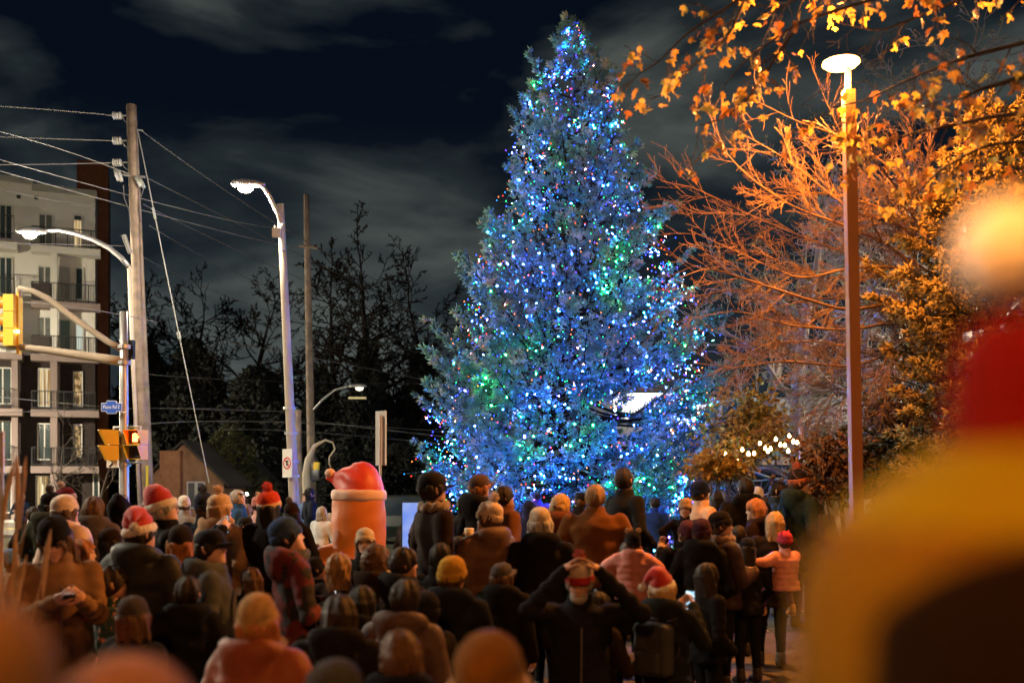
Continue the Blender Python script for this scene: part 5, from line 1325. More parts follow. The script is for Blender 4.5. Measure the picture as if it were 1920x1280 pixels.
    if hat in ('beanie','pombeanie','santa','earhat','twopom'):
        tilt = Matrix.Rotation(R(9),4,'X'); Mb = Mh @ Matrix.Translation((0,-.014,.156)) @ tilt
        Mb = Mb @ Matrix.Diagonal((.89,1.10,1,1)).to_4x4()
        H_ = MB()
        if hat == 'santa':
            k = 11; P0 = []
            dr = 1 if seed % 2 else -1
            for i in range(k):
                t = i/(k-1); P0.append((dr*.105*t**1.8, -.03*t-.06*t**2.5, .02+.105*math.sin(t*math.pi*.72)-.03*t**4))
            H_.tube(P0, [.098,.097,.094,.088,.080,.069,.057,.045,.034,.024,.016], 20, 0)
            V = np.concatenate(H_.v); V = V+.004*np.sin(V[:,2:3]*90+V[:,0:1]*40); H_.v = [V @ np.array(Mb.to_3x3()).T+np.array(Mb.translation)]
            ho = H_.build('santa_hat', mat('santa_red', (.36,.012,.012), .85, bump=(80,.4), var=(10,.2), sheen=.3), root, smooth=True)
            B = MB(); a = np.linspace(0,2*math.pi,13)
            B.lathe([(.088,-.03),(.108,-.028),(.117,-.005),(.112,.022),(.097,.034),(.085,.03)], 32, 0, Mb, rib=.012, nrib=11)
            B.build('fur_band', mat('white_fur', (.60,.55,.48), .95, bump=(70,1.0), var=(30,.15), sheen=.4), ho, smooth=True)
            Pm = MB(); fuzz_ball(Pm, Mb @ Vector((P0[-1][0]+dr*.02, P0[-1][1]-.015, P0[-1][2]-.03)), .034, 0, 160, seed); Pm.build('pompom', mat('white_fur'), ho)
        else:
            top = .128
            if hat == 'beanie' and hatc2 is None: prof_ = [(.098,-.005),(.101,.03),(.098,.06),(.084,.09),(.058,.112),(.025,.124),(0,.126)]
            else: prof_ = [(.098,-.005),(.101,.03),(.099,.065),(.086,.095),(.058,.116),(.022,.128),(0,.130)]
            H_.lathe(prof_, 48, 0, Mb, rib=.018, nrib=24); ho = H_.build('knit_hat', hm, root, smooth=True)
            C = MB(); C.lathe([(.094,-.035),(.104,-.036),(.109,-.02),(.109,.008),(.105,.022),(.098,.024)], 48, 0, Mb, rib=.02, nrib=24); C.build('cuff', hm2, ho, smooth=True)
            if hat == 'pombeanie':
                Pm = MB(); fuzz_ball(Pm, Mb @ Vector((0,0,.162)), .046, 0, 300, seed); Pm.build('pompom', cmat('fluff', pom or (.6,.55,.48), rough=1, sheen=.3), ho)
            if hat == 'twopom':
                for sg in (-1,1):
                    Pm = MB(); fuzz_ball(Pm, Mb @ Vector((sg*.072,0,.125)), .040, 0, 240, seed+sg); Pm.build('pompom', cmat('fluff', pom or (.6,.55,.48), rough=1, sheen=.3), ho)
            if hat == 'earhat':
                for sg in (-1,1):
                    E = MB(); E.lathe([(.034,0),(.026,.02),(.012,.045),(0,.055)], 12, 0, Mb @ Matrix.Translation((sg*.062,0,.09)) @ Matrix.Rotation(R(sg*22),4,'Y') @ Matrix.Diagonal((1,.45,1,1))); E.build('hat_ear', hm, ho, smooth=True)
    elif hat in ('cap','cloth'):
        Mb = Mh @ Matrix.Translation((0,-.012,.150)) @ Matrix.Rotation(R(3),4,'X') @ Matrix.Diagonal((.90,1.12,1,1)).to_4x4()
        H_ = MB(); H_.lathe([(.096,-.012),(.101,.0),(.100,.04),(.090,.074),(.064,.098),(.028,.108),(0,.109)], 36, 0, Mb); ho = H_.build('cap', cmat('capcloth', hatc, rough=.8, spec=.12, bump=(150,.3), var=(12,.15)), root, smooth=True)
        B = MB(); a = np.linspace(-1.05,1.05,15); V = []
        for t in a:
            dx = math.sin(t); V += [(.094*dx, .094*math.cos(t), .002), (.094*dx*1.0, .094*math.cos(t)+.082*math.cos(t*1.25)**.7, -.010-.012*dx*dx)]
        n = len(V); V = V+[(v[0],v[1],v[2]-.006) for v in V]
        Fc = []
        for i in range(14):
            o = 2*i; Fc += [(o,o+1,o+3,o+2),(n+o+2,n+o+3,n+o+1,n+o),(o+1,n+o+1,n+o+3,o+3)]
        V = np.array(V) @ np.array(Mb.to_3x3()).T+np.array(Mb.translation); B.add(V, Fc); B.build('bill', cmat('capcloth', hatc, rough=.8, spec=.12, bump=(150,.3), var=(12,.15)), ho, smooth=True)
        C = MB(); fuzz_ball(C, Mb @ Vector((0,0,.110)), .008, 0, 10); C.build('button', hm, ho)
    if glasses:
        G = MB(); 
        for sg in (-1,1):
            t = np.linspace(0,2*math.pi,17); G.tube([Mh @ Vector((sg*.032+.022*math.cos(k), .094, .116+.016*math.sin(k))) for k in t], .0022, 5, 0, cap=False)
            G.tube([Mh @ Vector((sg*.054,.092,.12)), Mh @ Vector((sg*.072,.06,.122)), Mh @ Vector((sg*.078,-.015,.118))], .002, 5)
        G.tube([Mh @ Vector((-.010,.095,.12)), Mh @ Vector((.010,.095,.12))], .002, 5); G.build('glasses', M_black, root)
    if scarf:
        def sf(X,Y,Z):
            r = np.sqrt((X/1.1)**2+(Y*.95)**2); return np.sqrt((r-.088)**2+((Z-1.515)*.7)**2)-.026-.006*np.sin(np.arctan2(X,Y)*9+Z*60)
        V, Q = surfnet(sf, (-.16,-.15,1.43), (.16,.15,1.6), .011); link('scarf', fast_mesh('scarf', V, Q, cmat('scarf', scarf, rough=.95, bump=(110,.9), sheen=.3, var=(20,.25)), smooth=True), root)
    if fur:
        Pm = MB(); rg_ = np.random.RandomState(seed)
        if hood == 'up': ring = [(.112*math.cos(t), .085+.02*math.sin(t), 1.655+.135*math.sin(t)) for t in np.linspace(0,6.28,26)[:-1]]
        else: ring = [(.125*math.cos(t), -.03+.125*math.sin(t), 1.53) for t in np.linspace(0,6.28,22)[:-1]]
        for i, c in enumerate(ring): fuzz_ball(Pm, c, .032, 0, 34, seed*31+i, .25, .7)
        Pm.build('fur_trim', cmat('fur', fur, rough=1, sheen=.3), root)
    if not quilt and hood != 'up' and d < 9:
        Z_ = MB().box((-.0025,.12*fat+.01,length+.03),(.0025,.152*fat+puff+.004,1.34)); 
        Z_.build('zip', mat('zip_metal', (.2,.2,.2), .4, metal=.6), root)
    root['_s'] = s
    return root
def at_person(root, p):
    """a point of a person's own frame in the world"""
    return root.matrix_basis @ Vector(p)
# ------------------------------------------------------------------ the crowd, from the far left
OR = (.26,.12,.04)
pers = {}
def P_(key, *a, **k): pers[key] = person(*a, **k); return pers[key]
P_('far_man', 38, 925, 24, 178, 'man in dark jacket and pale shirt far off by the apartment entrance', coat=(.02,.03,.06), pose='hold', h=.03, hairc='grey')
P_('olivepom', 90, 915, 7.6, -12, 'person with black pompom hat and olive hooded coat beside the plume grass', coat=(.05,.05,.025), hat='pombeanie', hatc=(.01,.01,.012), pom=(.012,.012,.014), hood='down', hair='long', hairc='dark')
P_('burgundy', 137, 906, 8.3, -60, 'person in burgundy and white patterned toque behind the cream hat', coat=(.02,.018,.02), hat='pombeanie', hatc=(.10,.01,.02), hatc2=(.35,.3,.3), pom=(.4,.35,.35))
P_('cream', 132, 930, 6.6, -35, 'woman in tall cream knit hat and cream puffer coat', coat=(.50,.36,.28), puff=.03, quilt=.012, hat='beanie', hatc=(.62,.50,.42), hood='down', hair='long', hairc='brown', head='female', length=.66)
P_('greycoat', 182, 932, 7.2, 4, 'brown haired person in grey tan coat seen from behind', coat=(.07,.055,.05), hair='bob', hairc='brown', length=.6, hood='down')
P_('blackhood', 226, 928, 7.4, 10, 'person in black coat with pointed hood up', coat=(.012,.009,.012), hood='up', length=.6, fur=None)
P_('redprofile', 254, 950, 8.2, -80, 'small woman in red knit hat seen in profile between darker coats', coat=(.30,.05,.04), hat='pombeanie', hatc=(.42,.03,.03), pom=(.55,.5,.45), head='female')
P_('grannywhite', 288, 946, 8.8, 20, 'blond haired person in pale scarf behind the Santa hats', coat=(.10,.08,.06), hair='bob', hairc='blond', scarf=(.5,.42,.34), head='female')
P_('santaback', 262, 955, 5.4, -14, 'person in Santa hat and dark green padded jacket seen from behind', coat=(.030,.035,.03), puff=.02, quilt=.008, hat='santa', hood='down', fat=1.1, hair='short', hairc='dark', length=.8)
P_('santaman', 326, 912, 6.1, -62, 'smiling man in Santa hat and dark coat holding up a phone', coat=(.018,.016,.016), hat='santa', hair='short', hairc='grey', pose='photo', hyaw=-10, skin=2, glasses=True)
P_('phonewoman', 108, 968, 5.0, -148, 'woman in black slouch hat and tan jacket reading her phone', coat=(.17,.10,.055), hat='beanie', hatc=(.012,.012,.014), hair='long', hairc='brown', head='female', pose='phone', hpitch=-28, skin=2, scarf=None, length=.7)
P_('furhood', 160, 1012, 5.6, -70, 'woman with orange lit fluffy hood and long tan coat', coat=(.22,.12,.05), hood='down', fur=(.42,.22,.08), hair='long', hairc='ginger', head='female', length=.6, puff=.01)
P_('boy', 214, 1062, 5.2, -72, 'boy in patterned teal and red jacket seen in profile', child=.8, coat=(.02,.06,.06), coatmat=mat('patterned_cloth', (.015,.05,.05), .8, alt=((.5,.25,.18), 26, .60), bump=(80,.4)), hair='short', hairc='dark', pose='down', length=.8, skin=1)
P_('redsleeve', -18, 1050, 3.9, -30, 'person in red puffer jacket cut by the frame edge', coat=(.50,.03,.04), puff=.03, quilt=.01, hair='short', hairc='dark')
P_('bluehatkid', 22, 1030, 7.0, -60, 'small child in blue hat held near the plume grass', child=.8, coat=(.20,.10,.05), hat='beanie', hatc=(.08,.22,.48), height=1.1, zbase='top')
P_('darkblond', 352, 985, 5.8, -8, 'woman with long loose auburn hair over a brown jacket', coat=(.05,.032,.02), hair='xlong', hairc='ginger', hat='beanie', hatc=(.03,.022,.018), head='female', length=.62)
P_('capman', 404, 992, 5.2, -78, 'man in navy cap and glasses wearing a grey hooded jacket', coat=(.055,.065,.075), hat='cap', hatc=(.008,.010,.02), hood='down', glasses=True, hair='short', hairc='dark', pose='down', skin=2, fat=1.02, length=.82)
P_('navypom', 382, 914, 7.2, -10, 'person with navy pompom hat behind the man lifting a phone', coat=(.012,.016,.03), hat='pombeanie', hatc=(.012,.018,.04), pom=(.015,.02,.04), pose='photo', head='female')
P_('whitecap', 352, 930, 10.5, 0, 'person in small white knit hat far behind the Santa hat man', coat=(.2,.2,.2), hat='beanie', hatc=(.6,.56,.5))
P_('beigepom', 412, 917, 6.9, -28, 'woman in beige pompom hat with beige fluffy hood', coat=(.30,.18,.10), hat='pombeanie', hatc=(.5,.36,.24), pom=(.55,.42,.32), fur=(.5,.34,.22), hood='down', head='female', hair='long', hairc='sandy', length=.66, puff=.015)
P_('yellowback', 424, 1000, 8.0, -20, 'person in mustard and red panelled jacket between the phone group and blue beanie', coat=(.50,.25,.04), hair='long', hairc='dark', head='female', hat='beanie', hatc=(.05,.02,.03), height=1.45, zbase='top')
P_('headlamp', 446, 918, 10.4, -80, 'person wearing a lit headlamp and blue jacket', coat=(.02,.06,.14), hair='short', hairc='grey')
P_('olivegreen', 468, 945, 12.5, -30, 'person in pale olive jacket further back', coat=(.16,.15,.07), hair='short', hairc='sandy', pose='down')
P_('pinkpom', 484, 925, 9.6, -60, 'child in pink hat with pale pompom on an adult back', child=.8, coat=(.45,.24,.2), hat='pombeanie', hatc=(.5,.22,.2), pom=(.62,.5,.45), height=1.15, zbase='top')
P_('redtoque', 505, 911, 6.8, -10, 'woman in red toque with red pompom and long black coat', coat=(.012,.011,.012), hat='pombeanie', hatc=(.50,.05,.02), hatc2=(.55,.34,.22), pom=(.5,.03,.02), hair='long', hairc='black', head='female', length=.5)
P_('bluebeanie', 553, 970, 5.5, -62, 'man in blue beanie looking up to the lights', coat=(.09,.014,.018), coatmat=mat('buffalo_plaid', (.10,.012,.016), .85, alt=((.012,.012,.018), 9, .5), bump=(120,.5)), hat='beanie', hatc=(.03,.06,.14), hood='down', hair='short', hairc='dark', pose='hold', hpitch=16, skin=2, scarf=(.04,.05,.08))
P_('farpair1', 588, 914, 15, -60, 'bearded man in dark jacket far behind the concrete pole', coat=(.02,.025,.04), hair='short', hairc='black', beard='black')
P_('farpair2', 571, 922, 15.4, 150, 'woman in blue jacket facing the bearded man', coat=(.08,.12,.22), hair='bob', hairc='dark', head='female')
P_('whitekid', 604, 950, 11.6, -30, 'grey haired woman in white fleece beside the inflatable', coat=(.52,.5,.48), hair='bob', hairc='grey', pose='hold', head='female')
P_('greyhood', 632, 934, 12.4, 10, 'person in pale grey fur hood just left of the inflatable', coat=(.3,.28,.25), hood='up', fur=(.35,.32,.28))
P_('longhair', 634, 1036, 5.7, -14, 'woman with long straight light brown hair seen from behind', coat=(.05,.03,.02), hair='xlong', hairc='sandy', head='female')
P_('creambeanie', 689, 992, 6.4, 172, 'woman in cream beanie with long hair facing the camera', coat=(.014,.013,.012), hat='beanie', hatc=(.50,.40,.28), hair='long', hairc='brown', head='female', skin=2, hyaw=8)
P_('curly', 722, 1022, 5.6, -55, 'person with curly brown hair and cream hood lining', coat=(.05,.03,.025), hood='down', fur=None, scarf=(.50,.40,.30), hair='curly', hairc='brown', head='female')
P_('stripes', 748, 1086, 4.3, -8, 'person in dark jacket with pale pink striped sleeve', coat=(.06,.035,.03), coatmat=None, hair='short', hairc='dark', pose='down', hood='down', quilt=.006)
P_('shorthair', 768, 1025, 5.4, -52, 'man with cropped dark hair turning towards the tree', coat=(.022,.016,.02), hair='short', hairc='dark', skin=1, hood='down', hyaw=-12)
P_('darkbun', 826, 1018, 5.8, -20, 'dark haired person just behind the yellow beanie', coat=(.014,.012,.012), hair='short', hairc='black')
P_('yellowbeanie', 840, 1043, 5.0, -8, 'person in mustard yellow beanie and dark jacket with blue shoulder', coat=(.02,.028,.04), hat='beanie', hatc=(.42,.24,.03), hair='short', hairc='brown', fat=1.08, hood='down')
P_('tanhood', 508, 1112, 3.5, -24, 'person in tan knit hat and rust orange puffer coat', coat=(.16,.040,.015), puff=.03, quilt=.012, hat='beanie', hatc=(.34,.22,.10), hood='down', fur=(.30,.24,.17), hair='bob', hairc='ginger', head='female')
P_('blackbent', 625, 1118, 4.0, 6, 'broad person in plain black hooded coat seen from behind', coat=(.012,.010,.010), hood='down', hair='bob', hairc='dark', fat=1.12, length=.7, head='female')
P_('orangeblob', 896, 1188, 1.8, -6, 'blurred close head with golden hair in front of the crowd', coat=(.02,.018,.02), hair='bob', hairc='blond', hat='beanie', hatc=(.13,.06,.010), head='female')
P_('pinkblob', 225, 1258, 1.15, 4, 'blurred close head in dusty pink knit hat at the bottom edge', coat=(.05,.03,.03), hair='short', hairc='brown', hat='beanie', hatc=(.17,.085,.065))
P_('tanblob', -85, 1160, 0.95, 0, 'blurred close shoulder in orange tan coat at the corner', coat=(.28,.12,.02), hair='long', hairc='sandy', hood='down', hat='beanie', hatc=(.13,.065,.015), puff=.02)
P_('darkblob', 640, 1236, 2.2, 4, 'blurred close head in dark navy hat between the coats', coat=(.014,.016,.022), hat='beanie', hatc=(.03,.035,.045))
P_('navyback', 755, 1180, 3.3, -4, 'person in dark navy coat crouching low before the yellow beanie', coat=(.012,.018,.032), hood='down', hair='bob', hairc='brown', fat=1.05)
P_('youngcap', 832, 884, 6.4, -62, 'young man in black cap with beige hoodie under dark jacket', coat=(.030,.014,.010), hat='cap', hatc=(.012,.010,.012), hood='none', scarf=(.22,.17,.13), hair='short', hairc='dark', pose='pocket', skin=2, fat=.98)
P_('stripepom', 812, 902, 7.9, 20, 'child with white pompom and striped scarf peeping behind the black cap', child=.8, coat=(.1,.08,.1), hat='pombeanie', hatc=(.35,.05,.04), hatc2=(.5,.45,.45), pom=(.7,.65,.6), scarf=(.45,.4,.4), height=1.25, zbase='top')
P_('stripedcap', 906, 888, 7.9, -58, 'man in dark cap with striped brim and hood', coat=(.018,.014,.014), hat='cap', hatc=(.05,.03,.025), hair='short', hairc='ginger', hood='down', skin=1)
P_('brownman', 956, 910, 8.0, -66, 'balding man in brown leather jacket seen in profile', coat=(.10,.040,.015), hair='short', hairc='dark', skin=1, puff=.01)
P_('creampom', 920, 930, 6.3, 38, 'woman in cream pompom hat and brown puffer holding a cup', coat=(.085,.042,.022), puff=.025, quilt=.010, hat='pombeanie', hatc=(.58,.44,.32), pom=(.66,.52,.4), pose='cup', head='female', hair='short', hairc='brown', hood='down', hroll=8)
P_('purplefar', 1012, 918, 14, -10, 'figure in purple coat standing under the lowest branches', coat=(.06,.04,.25), hair='short', hairc='dark')
P_('blondshort', 1048, 926, 7.9, -8, 'person with short fluffy blond hair and rust jacket', coat=(.11,.035,.012), hair='curly', hairc='blond', hood='down')
P_('baseballdark', 1078, 922, 10.2, 10, 'man in dark cap half hidden behind the brown jacket', coat=(.02,.02,.03), hat='cap', hatc=(.015,.015,.02))
P_('greybeanie', 1015, 953, 6.3, -2, 'person in pale knit beanie and wide black coat seen from behind', coat=(.014,.012,.012), hat='beanie', hatc=(.50,.42,.33), hair='bob', hairc='grey', fat=1.15, hood='down', head='female', length=.6)
P_('brownjacket', 1117, 908, 7.2, -4, 'fair haired man in wide brown canvas jacket seen from behind', coat=(.11,.042,.012), hair='short', hairc='sandy', fat=1.28, pose='pocket', length=.8)
P_('tallblur', 1184, 878, 8.2, -58, 'tall dark haired man in black coat before the bulbs', coat=(.012,.012,.016), hair='short', hairc='dark', skin=1, fat=1.05)
P_('bluekid', 1225, 932, 12.5, 0, 'person in blue coat lit by the bulbs at the tree foot', coat=(.02,.06,.3), hair='short', hairc='dark')
P_('carrier', 1180, 1012, 6.55, 2, 'adult in black coat carrying the pink jacket child on the shoulders', coat=(.012,.011,.012), hair='short', hairc='dark', pose='legs', length=.75)
P_('pinkchild', 1186, 990, 6.35, -6, 'child in pink padded jacket and black hat with two brown pompoms', child=.8, coat=(.50,.20,.17), puff=.035, quilt=.012, hat='twopom', hatc=(.02,.015,.015), pom=(.40,.24,.12), hood='down', pose='ears', legs='straddle', height=1.06, zbase='top', trousers=(.02,.02,.025))
P_('hatlifter', 1084, 1040, 4.8, 180, 'bearded man raising both hands to his white and red pompom hat', coat=(.022,.028,.03), pose='hat', hat='pombeanie', hatc=(.50,.42,.36), hatc2=(.30,.02,.02), pom=(.30,.05,.04), beard='grey', hair='short', hairc='grey', skin=1, hpitch=-16, hood='none', fat=1.08, curl=.35)
P_('santawoman', 1258, 1066, 5.1, -34, 'woman in Santa hat with loose blond curls taking a phone picture', coat=(.022,.026,.024), hat='santa', hair='xlong', hairc='blond', head='female', pose='photo', hood='down', fat=1.02, length=.7)
P_('longdark', 1326, 1056, 5.7, -70, 'woman with long dark hair and glasses seen in profile', coat=(.012,.011,.013), hair='long', hairc='dark', glasses=True, head='female', skin=1, pose='pocket')
P_('babyknit', 1284, 936, 7.1, 165, 'baby in tan striped knit hat looking back over a shoulder', child=.8, coat=(.04,.035,.035), hat='beanie', hatc=(.40,.25,.13), hatc2=(.45,.3,.2), height=1.0, zbase='top', pose='ears', legs='hip')
P_('darkhat1', 1276, 976, 6.9, 14, 'person in burgundy knit hat holding the baby', coat=(.016,.013,.015), hat='beanie', hatc=(.07,.02,.03), pose='legs')
P_('darkhat2', 1310, 974, 6.6, -24, 'person in dark plum knit hat in front of the baby', coat=(.014,.012,.016), hat='beanie', hatc=(.045,.015,.03), hood='down')
P_('beanieman', 1350, 960, 6.7, -76, 'man in dark beanie and scarf holding something near the blond mother', coat=(.05,.018,.018), hat='beanie', hatc=(.018,.012,.014), scarf=(.2,.12,.09), pose='hold', puff=.02, quilt=.009, skin=0)
P_('beigeblur', 1322, 902, 8.8, -68, 'person in navy beanie and beige coat before the spruce edge', coat=(.50,.32,.22), hat='beanie', hatc=(.012,.018,.05), length=.7)
P_('darkhead', 1354, 918, 10.2, -10, 'dark haired person in black puffer close to the spruce edge', coat=(.015,.013,.015), hair='bob', hairc='dark')
P_('darktall', 1396, 896, 8.9, 6, 'tall grey haired person in wide black coat under the festoon', coat=(.012,.014,.016), hair='short', hairc='dark', fat=1.2, hood='down')
P_('gingerhair', 1414, 936, 7.9, 60, 'person with short ginger hair and dark hooded jacket', coat=(.03,.018,.014), hair='bob', hairc='ginger', hood='down')
P_('whitehatkid', 1420, 914, 11, -30, 'child in white hat and blue coat under the festoon end', child=.8, coat=(.03,.10,.22), hat='beanie', hatc=(.55,.55,.58), height=1.5, zbase='top')
P_('phoneman', 1453, 903, 9.8, -96, 'dark bearded man in navy jacket looking down at a lit phone', coat=(.02,.035,.06), hair='short', hairc='black', beard='black', pose='phone', hpitch=-14, skin=2)
P_('mother', 1443, 960, 7.3, -10, 'woman with long straight blond hair carrying a child in pink', coat=(.035,.022,.016), hair='xlong', hairc='blond', head='female', pose='carryR', length=.7)
P_('pinktoddler', 1472, 996, 6.95, 18, 'toddler in pink cat eared hat and pink puffer with purple leggings', child=.8, coat=(.62,.26,.22), puff=.03, quilt=.012, hat='earhat', hatc=(.55,.05,.10), pose='reach', legs='hip', trousers=(.20,.09,.30), boots=(.42,.25,.12), height=.98, zbase='top')
P_('furtoque', 1507, 872, 8.9, -66, 'person in striped toque and dark green coat with brown fur collar', coat=(.035,.055,.045), hat='pombeanie', hatc=(.03,.02,.025), hatc2=(.30,.10,.06), pom=(.45,.10,.05), fur=(.13,.07,.03), hood='down', skin=2, fat=1.1)
P_('farright', 1540, 930, 10.5, -40, 'person in brown coat beside the hedge partly behind the mustard coat', coat=(.12,.07,.04), hair='bob', hairc='brown')
P_('rightdark', 1384, 985, 7.7, -8, 'person in long black coat standing between the phone woman and the mother', coat=(.012,.012,.014), hair='short', hairc='dark', length=.5)
P_('rearleft1', 60, 950, 9.5, 0, 'person in dark coat lost behind the plume grass', coat=(.02,.018,.016), hair='short', hairc='dark')
P_('rearleft2', 300, 955, 9.8, 0, 'dark hooded person between the two Santa hats', coat=(.02,.02,.02), hood='up')
P_('rearmid', 875, 930, 9.6, -30, 'dark haired person between the black cap and the striped cap', coat=(.015,.013,.014), hair='short', hairc='dark')
P_('rearmid2', 988, 940, 11.5, -10, 'person in dark blue hood beneath the lowest bulbs', coat=(.015,.02,.06), hood='up')
P_('rearmid3', 1140, 940, 11.8, 10, 'person in teal hooded coat near the spruce trunk', coat=(.02,.06,.08), hood='up')
P_('purplehood', 458, 1010, 9.2, -30, 'child in dark purple coat walking behind the navy cap', child=.8, coat=(.08,.03,.09), hat='beanie', hatc=(.2,.04,.08), legs='step', height=1.15, zbase=None)
fill = [(600,1046,6.2,-20,'beanie','dark haired person in black beanie below the glowing panel side of the inflatable'),(470,1064,5.9,10,None,'short haired person in black coat left of the blue beanie'),
 (688,1098,4.7,-12,None,'person in black coat just left of the striped sleeve'),(800,1112,4.4,14,'beanie','person in charcoal beanie in front of the yellow beanie'),(944,1052,5.7,-6,'cap','person in dark cap between the cream pompom hat and the raised arms'),
 (984,1030,6.9,12,'beanie','person in dark beanie behind the raised arms'),(880,1004,7.0,-26,None,'dark haired person close behind the yellow beanie in black'),(1232,1018,7.5,8,'beanie','person in black beanie right of the pink jacket child'),
 (560,934,8.6,-10,'pombeanie','person in small dark pompom hat beside the concrete pole foot'),(300,1004,6.6,-8,None,'dark haired person in black coat behind the Santa hat jacket'),(156,958,8.2,12,'beanie','person in dark beanie behind the cream puffer coat'),
 (214,992,6.5,-16,'beanie','person in black beanie behind the boy'),(470,968,8.9,-34,'cap','person in dark cap behind the navy cap man'),(770,948,9.2,-14,None,'dark haired person in front of the glowing panel foot'),
 (1030,1030,6.6,-4,None,'dark haired person in black right behind the man lifting his hat'),(1404,1010,6.9,6,'beanie','person in dark beanie left of the long blond hair'),(690,948,10.5,4,'beanie','person in grey beanie beside the inflatable'),
 (1130,1110,5.0,-18,None,'long haired person in black coat beside the raised elbow'),(342,1078,4.9,8,None,'dark haired person in black jacket behind the pushchair'),(252,1120,4.2,-10,'beanie','person in dark beanie in front of the boy')]
for n_, (px_, py_x, d_, yw_, ht_, lb_) in enumerate(fill):
    cc_ = [(.018,.017,.018),(.03,.022,.018),(.014,.018,.026),(.022,.018,.014)][n_ % 4]
    P_('fill%d' % n_, px_, py_x, d_, max(-95, min(60, yw_*3)), lb_, coat=cc_, hat=ht_, hatc=[(.02,.02,.024),(.05,.045,.045),(.03,.015,.012)][n_ % 3] if n_ != 16 else (.10,.10,.10), pom=(.05,.04,.04), hair=['short','bob','long'][n_ % 3] if 'long' not in lb_ else 'long', hairc=['dark','brown','black'][n_ % 3], hood=['down','none'][n_ % 2], quilt=.008 if n_ % 3 == 1 else 0, puff=.015 if n_ % 3 == 1 else 0, head=['male','female'][n_ % 2], pose=['pocket','down','hold'][n_ % 3])
# foreground: one person in a striped toque, very close to the camera
tq = P_('toque', 1925, 935, 0.60, 4, 'very close person in red, mustard and black striped toque with cream pompom', coat=(.05,.028,.012), hair=None, h=.014, hood='down')
def toque_hat(r, d, cx):
    s = r.scale[0]; M = r.matrix_basis.copy(); Mi = M.inverted()
    k = d/F
    def band(name, prof, c, parent):
        m = MB(); pts = [(r_*k, 0, CAM_H+(HZ-y)*k) for y, r_ in prof]; m.lathe([(p[0], p[2]) for p in pts], 64, 0, Matrix.Translation((WX(cx,d), d, 0)), rib=.012, nrib=40)
        V = np.concatenate(m.v); V = np.array([tuple(Mi @ Vector(v)) for v in V]); m.v = [V]
        return m.build(name, c, parent, smooth=True)
    hat = band('knit_hat', [(585,0),(587,30),(605,90),(640,118),(700,132),(760,138),(812,142),(836,150)], cmat('knit', (.13,.005,.004), rough=.95, bump=(150,.8), spec=.05), r)
    band('mustard_stripe', [(836,151),(852,185),(870,215),(900,262),(930,300),(960,334),(985,358)], cmat('knit', (.20,.155,.003), rough=.95, bump=(150,.8), spec=.05), hat)
    band('rust_stripe', [(985,359),(1000,370),(1018,380)], cmat('knit', (.14,.07,.006), rough=.95, bump=(150,.8), spec=.05), hat)
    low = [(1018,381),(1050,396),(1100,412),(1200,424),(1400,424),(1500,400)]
    band('lit_rim_band', low, cmat('knit', (.15,.085,.003), rough=.95, bump=(150,.8), spec=.05), hat)  # made-up mustard section; its colour stands in for a lit rim
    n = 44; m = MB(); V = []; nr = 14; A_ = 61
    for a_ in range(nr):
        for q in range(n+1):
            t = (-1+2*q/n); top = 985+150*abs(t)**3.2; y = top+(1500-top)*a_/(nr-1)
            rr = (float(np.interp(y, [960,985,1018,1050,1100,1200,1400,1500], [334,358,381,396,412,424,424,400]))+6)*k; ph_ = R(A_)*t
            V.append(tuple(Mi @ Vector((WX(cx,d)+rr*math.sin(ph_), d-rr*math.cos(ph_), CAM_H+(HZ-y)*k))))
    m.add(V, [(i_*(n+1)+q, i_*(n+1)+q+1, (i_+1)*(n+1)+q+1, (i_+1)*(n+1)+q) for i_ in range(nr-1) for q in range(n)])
    m.build('dark_stripe', cmat('knit', (.009,.005,.003), rough=.95, bump=(150,.8), spec=.05), hat, smooth=True)
    p = MB(); c = Mi @ Vector((WX(cx-38,d), d, CAM_H+(HZ-465)*k)); fuzz_ball(p, c, 96*k/s, 0, 1500, 3, .06, .12, .97)
    p.build('pompom', cmat('fluff', (.95,.93,.88), rough=1), hat)
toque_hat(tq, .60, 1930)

# ------------------------------------------------------------------ things they hold
def phone(key, pt, rx, label, lit=True, rz=0, size=(.074,.155)):
    r = pers[key]; p = at_person(r, pt); o = empty('phone', p, r.rotation_euler.z+rz, label, 'phone'); o.rotation_euler = (rx,0,r.rotation_euler.z+rz)
    w, h = size[0]/2, size[1]/2
    MB().box((-w,-.004,-h),(w,.004,h)).build('case', M_black, o)
    if lit:
        s = MB().box((-w+.004,-.0055,-h+.006),(w-.004,-.0042,h-.006)).build('screen', screen_mat(lit), o)
    return o
def screen_mat(kind):
    nm = 'screen_'+str(kind)
    if nm in MATS: return MATS[nm]
    m = bpy.data.materials.new(nm); m.use_nodes = True; nt_ = m.node_tree; nt_.nodes.clear()
    o = nt_.nodes.new('ShaderNodeOutputMaterial'); e = nt_.nodes.new('ShaderNodeEmission'); n = nt_.nodes.new('ShaderNodeTexNoise'); c = nt_.nodes.new('ShaderNodeValToRGB'); t = nt_.nodes.new('ShaderNodeTexCoord')
    n.inputs['Scale'].default_value = 60; nt_.links.new(t.outputs['Object'], n.inputs['Vector']); nt_.links.new(n.outputs['Fac'], c.inputs[0])
    c.color_ramp.elements[0].position = .4; c.color_ramp.elements[0].color = (.05,.25,.45,1); c.color_ramp.elements[1].position = .6; c.color_ramp.elements[1].color = (.75,.95,1,1)
    nt_.links.new(c.outputs[0], e.inputs[0]); e.inputs[1].default_value = 1.6; nt_.links.new(e.outputs[0], o.inputs[0]); MATS[nm] = m; return m
phone('santawoman', (.0,.50,1.50), 0, 'phone held up in both hands by the woman in the Santa hat', True)
phone('santaman', (.0,.46,1.50), 0, 'dark phone raised by the man in the Santa hat', True)
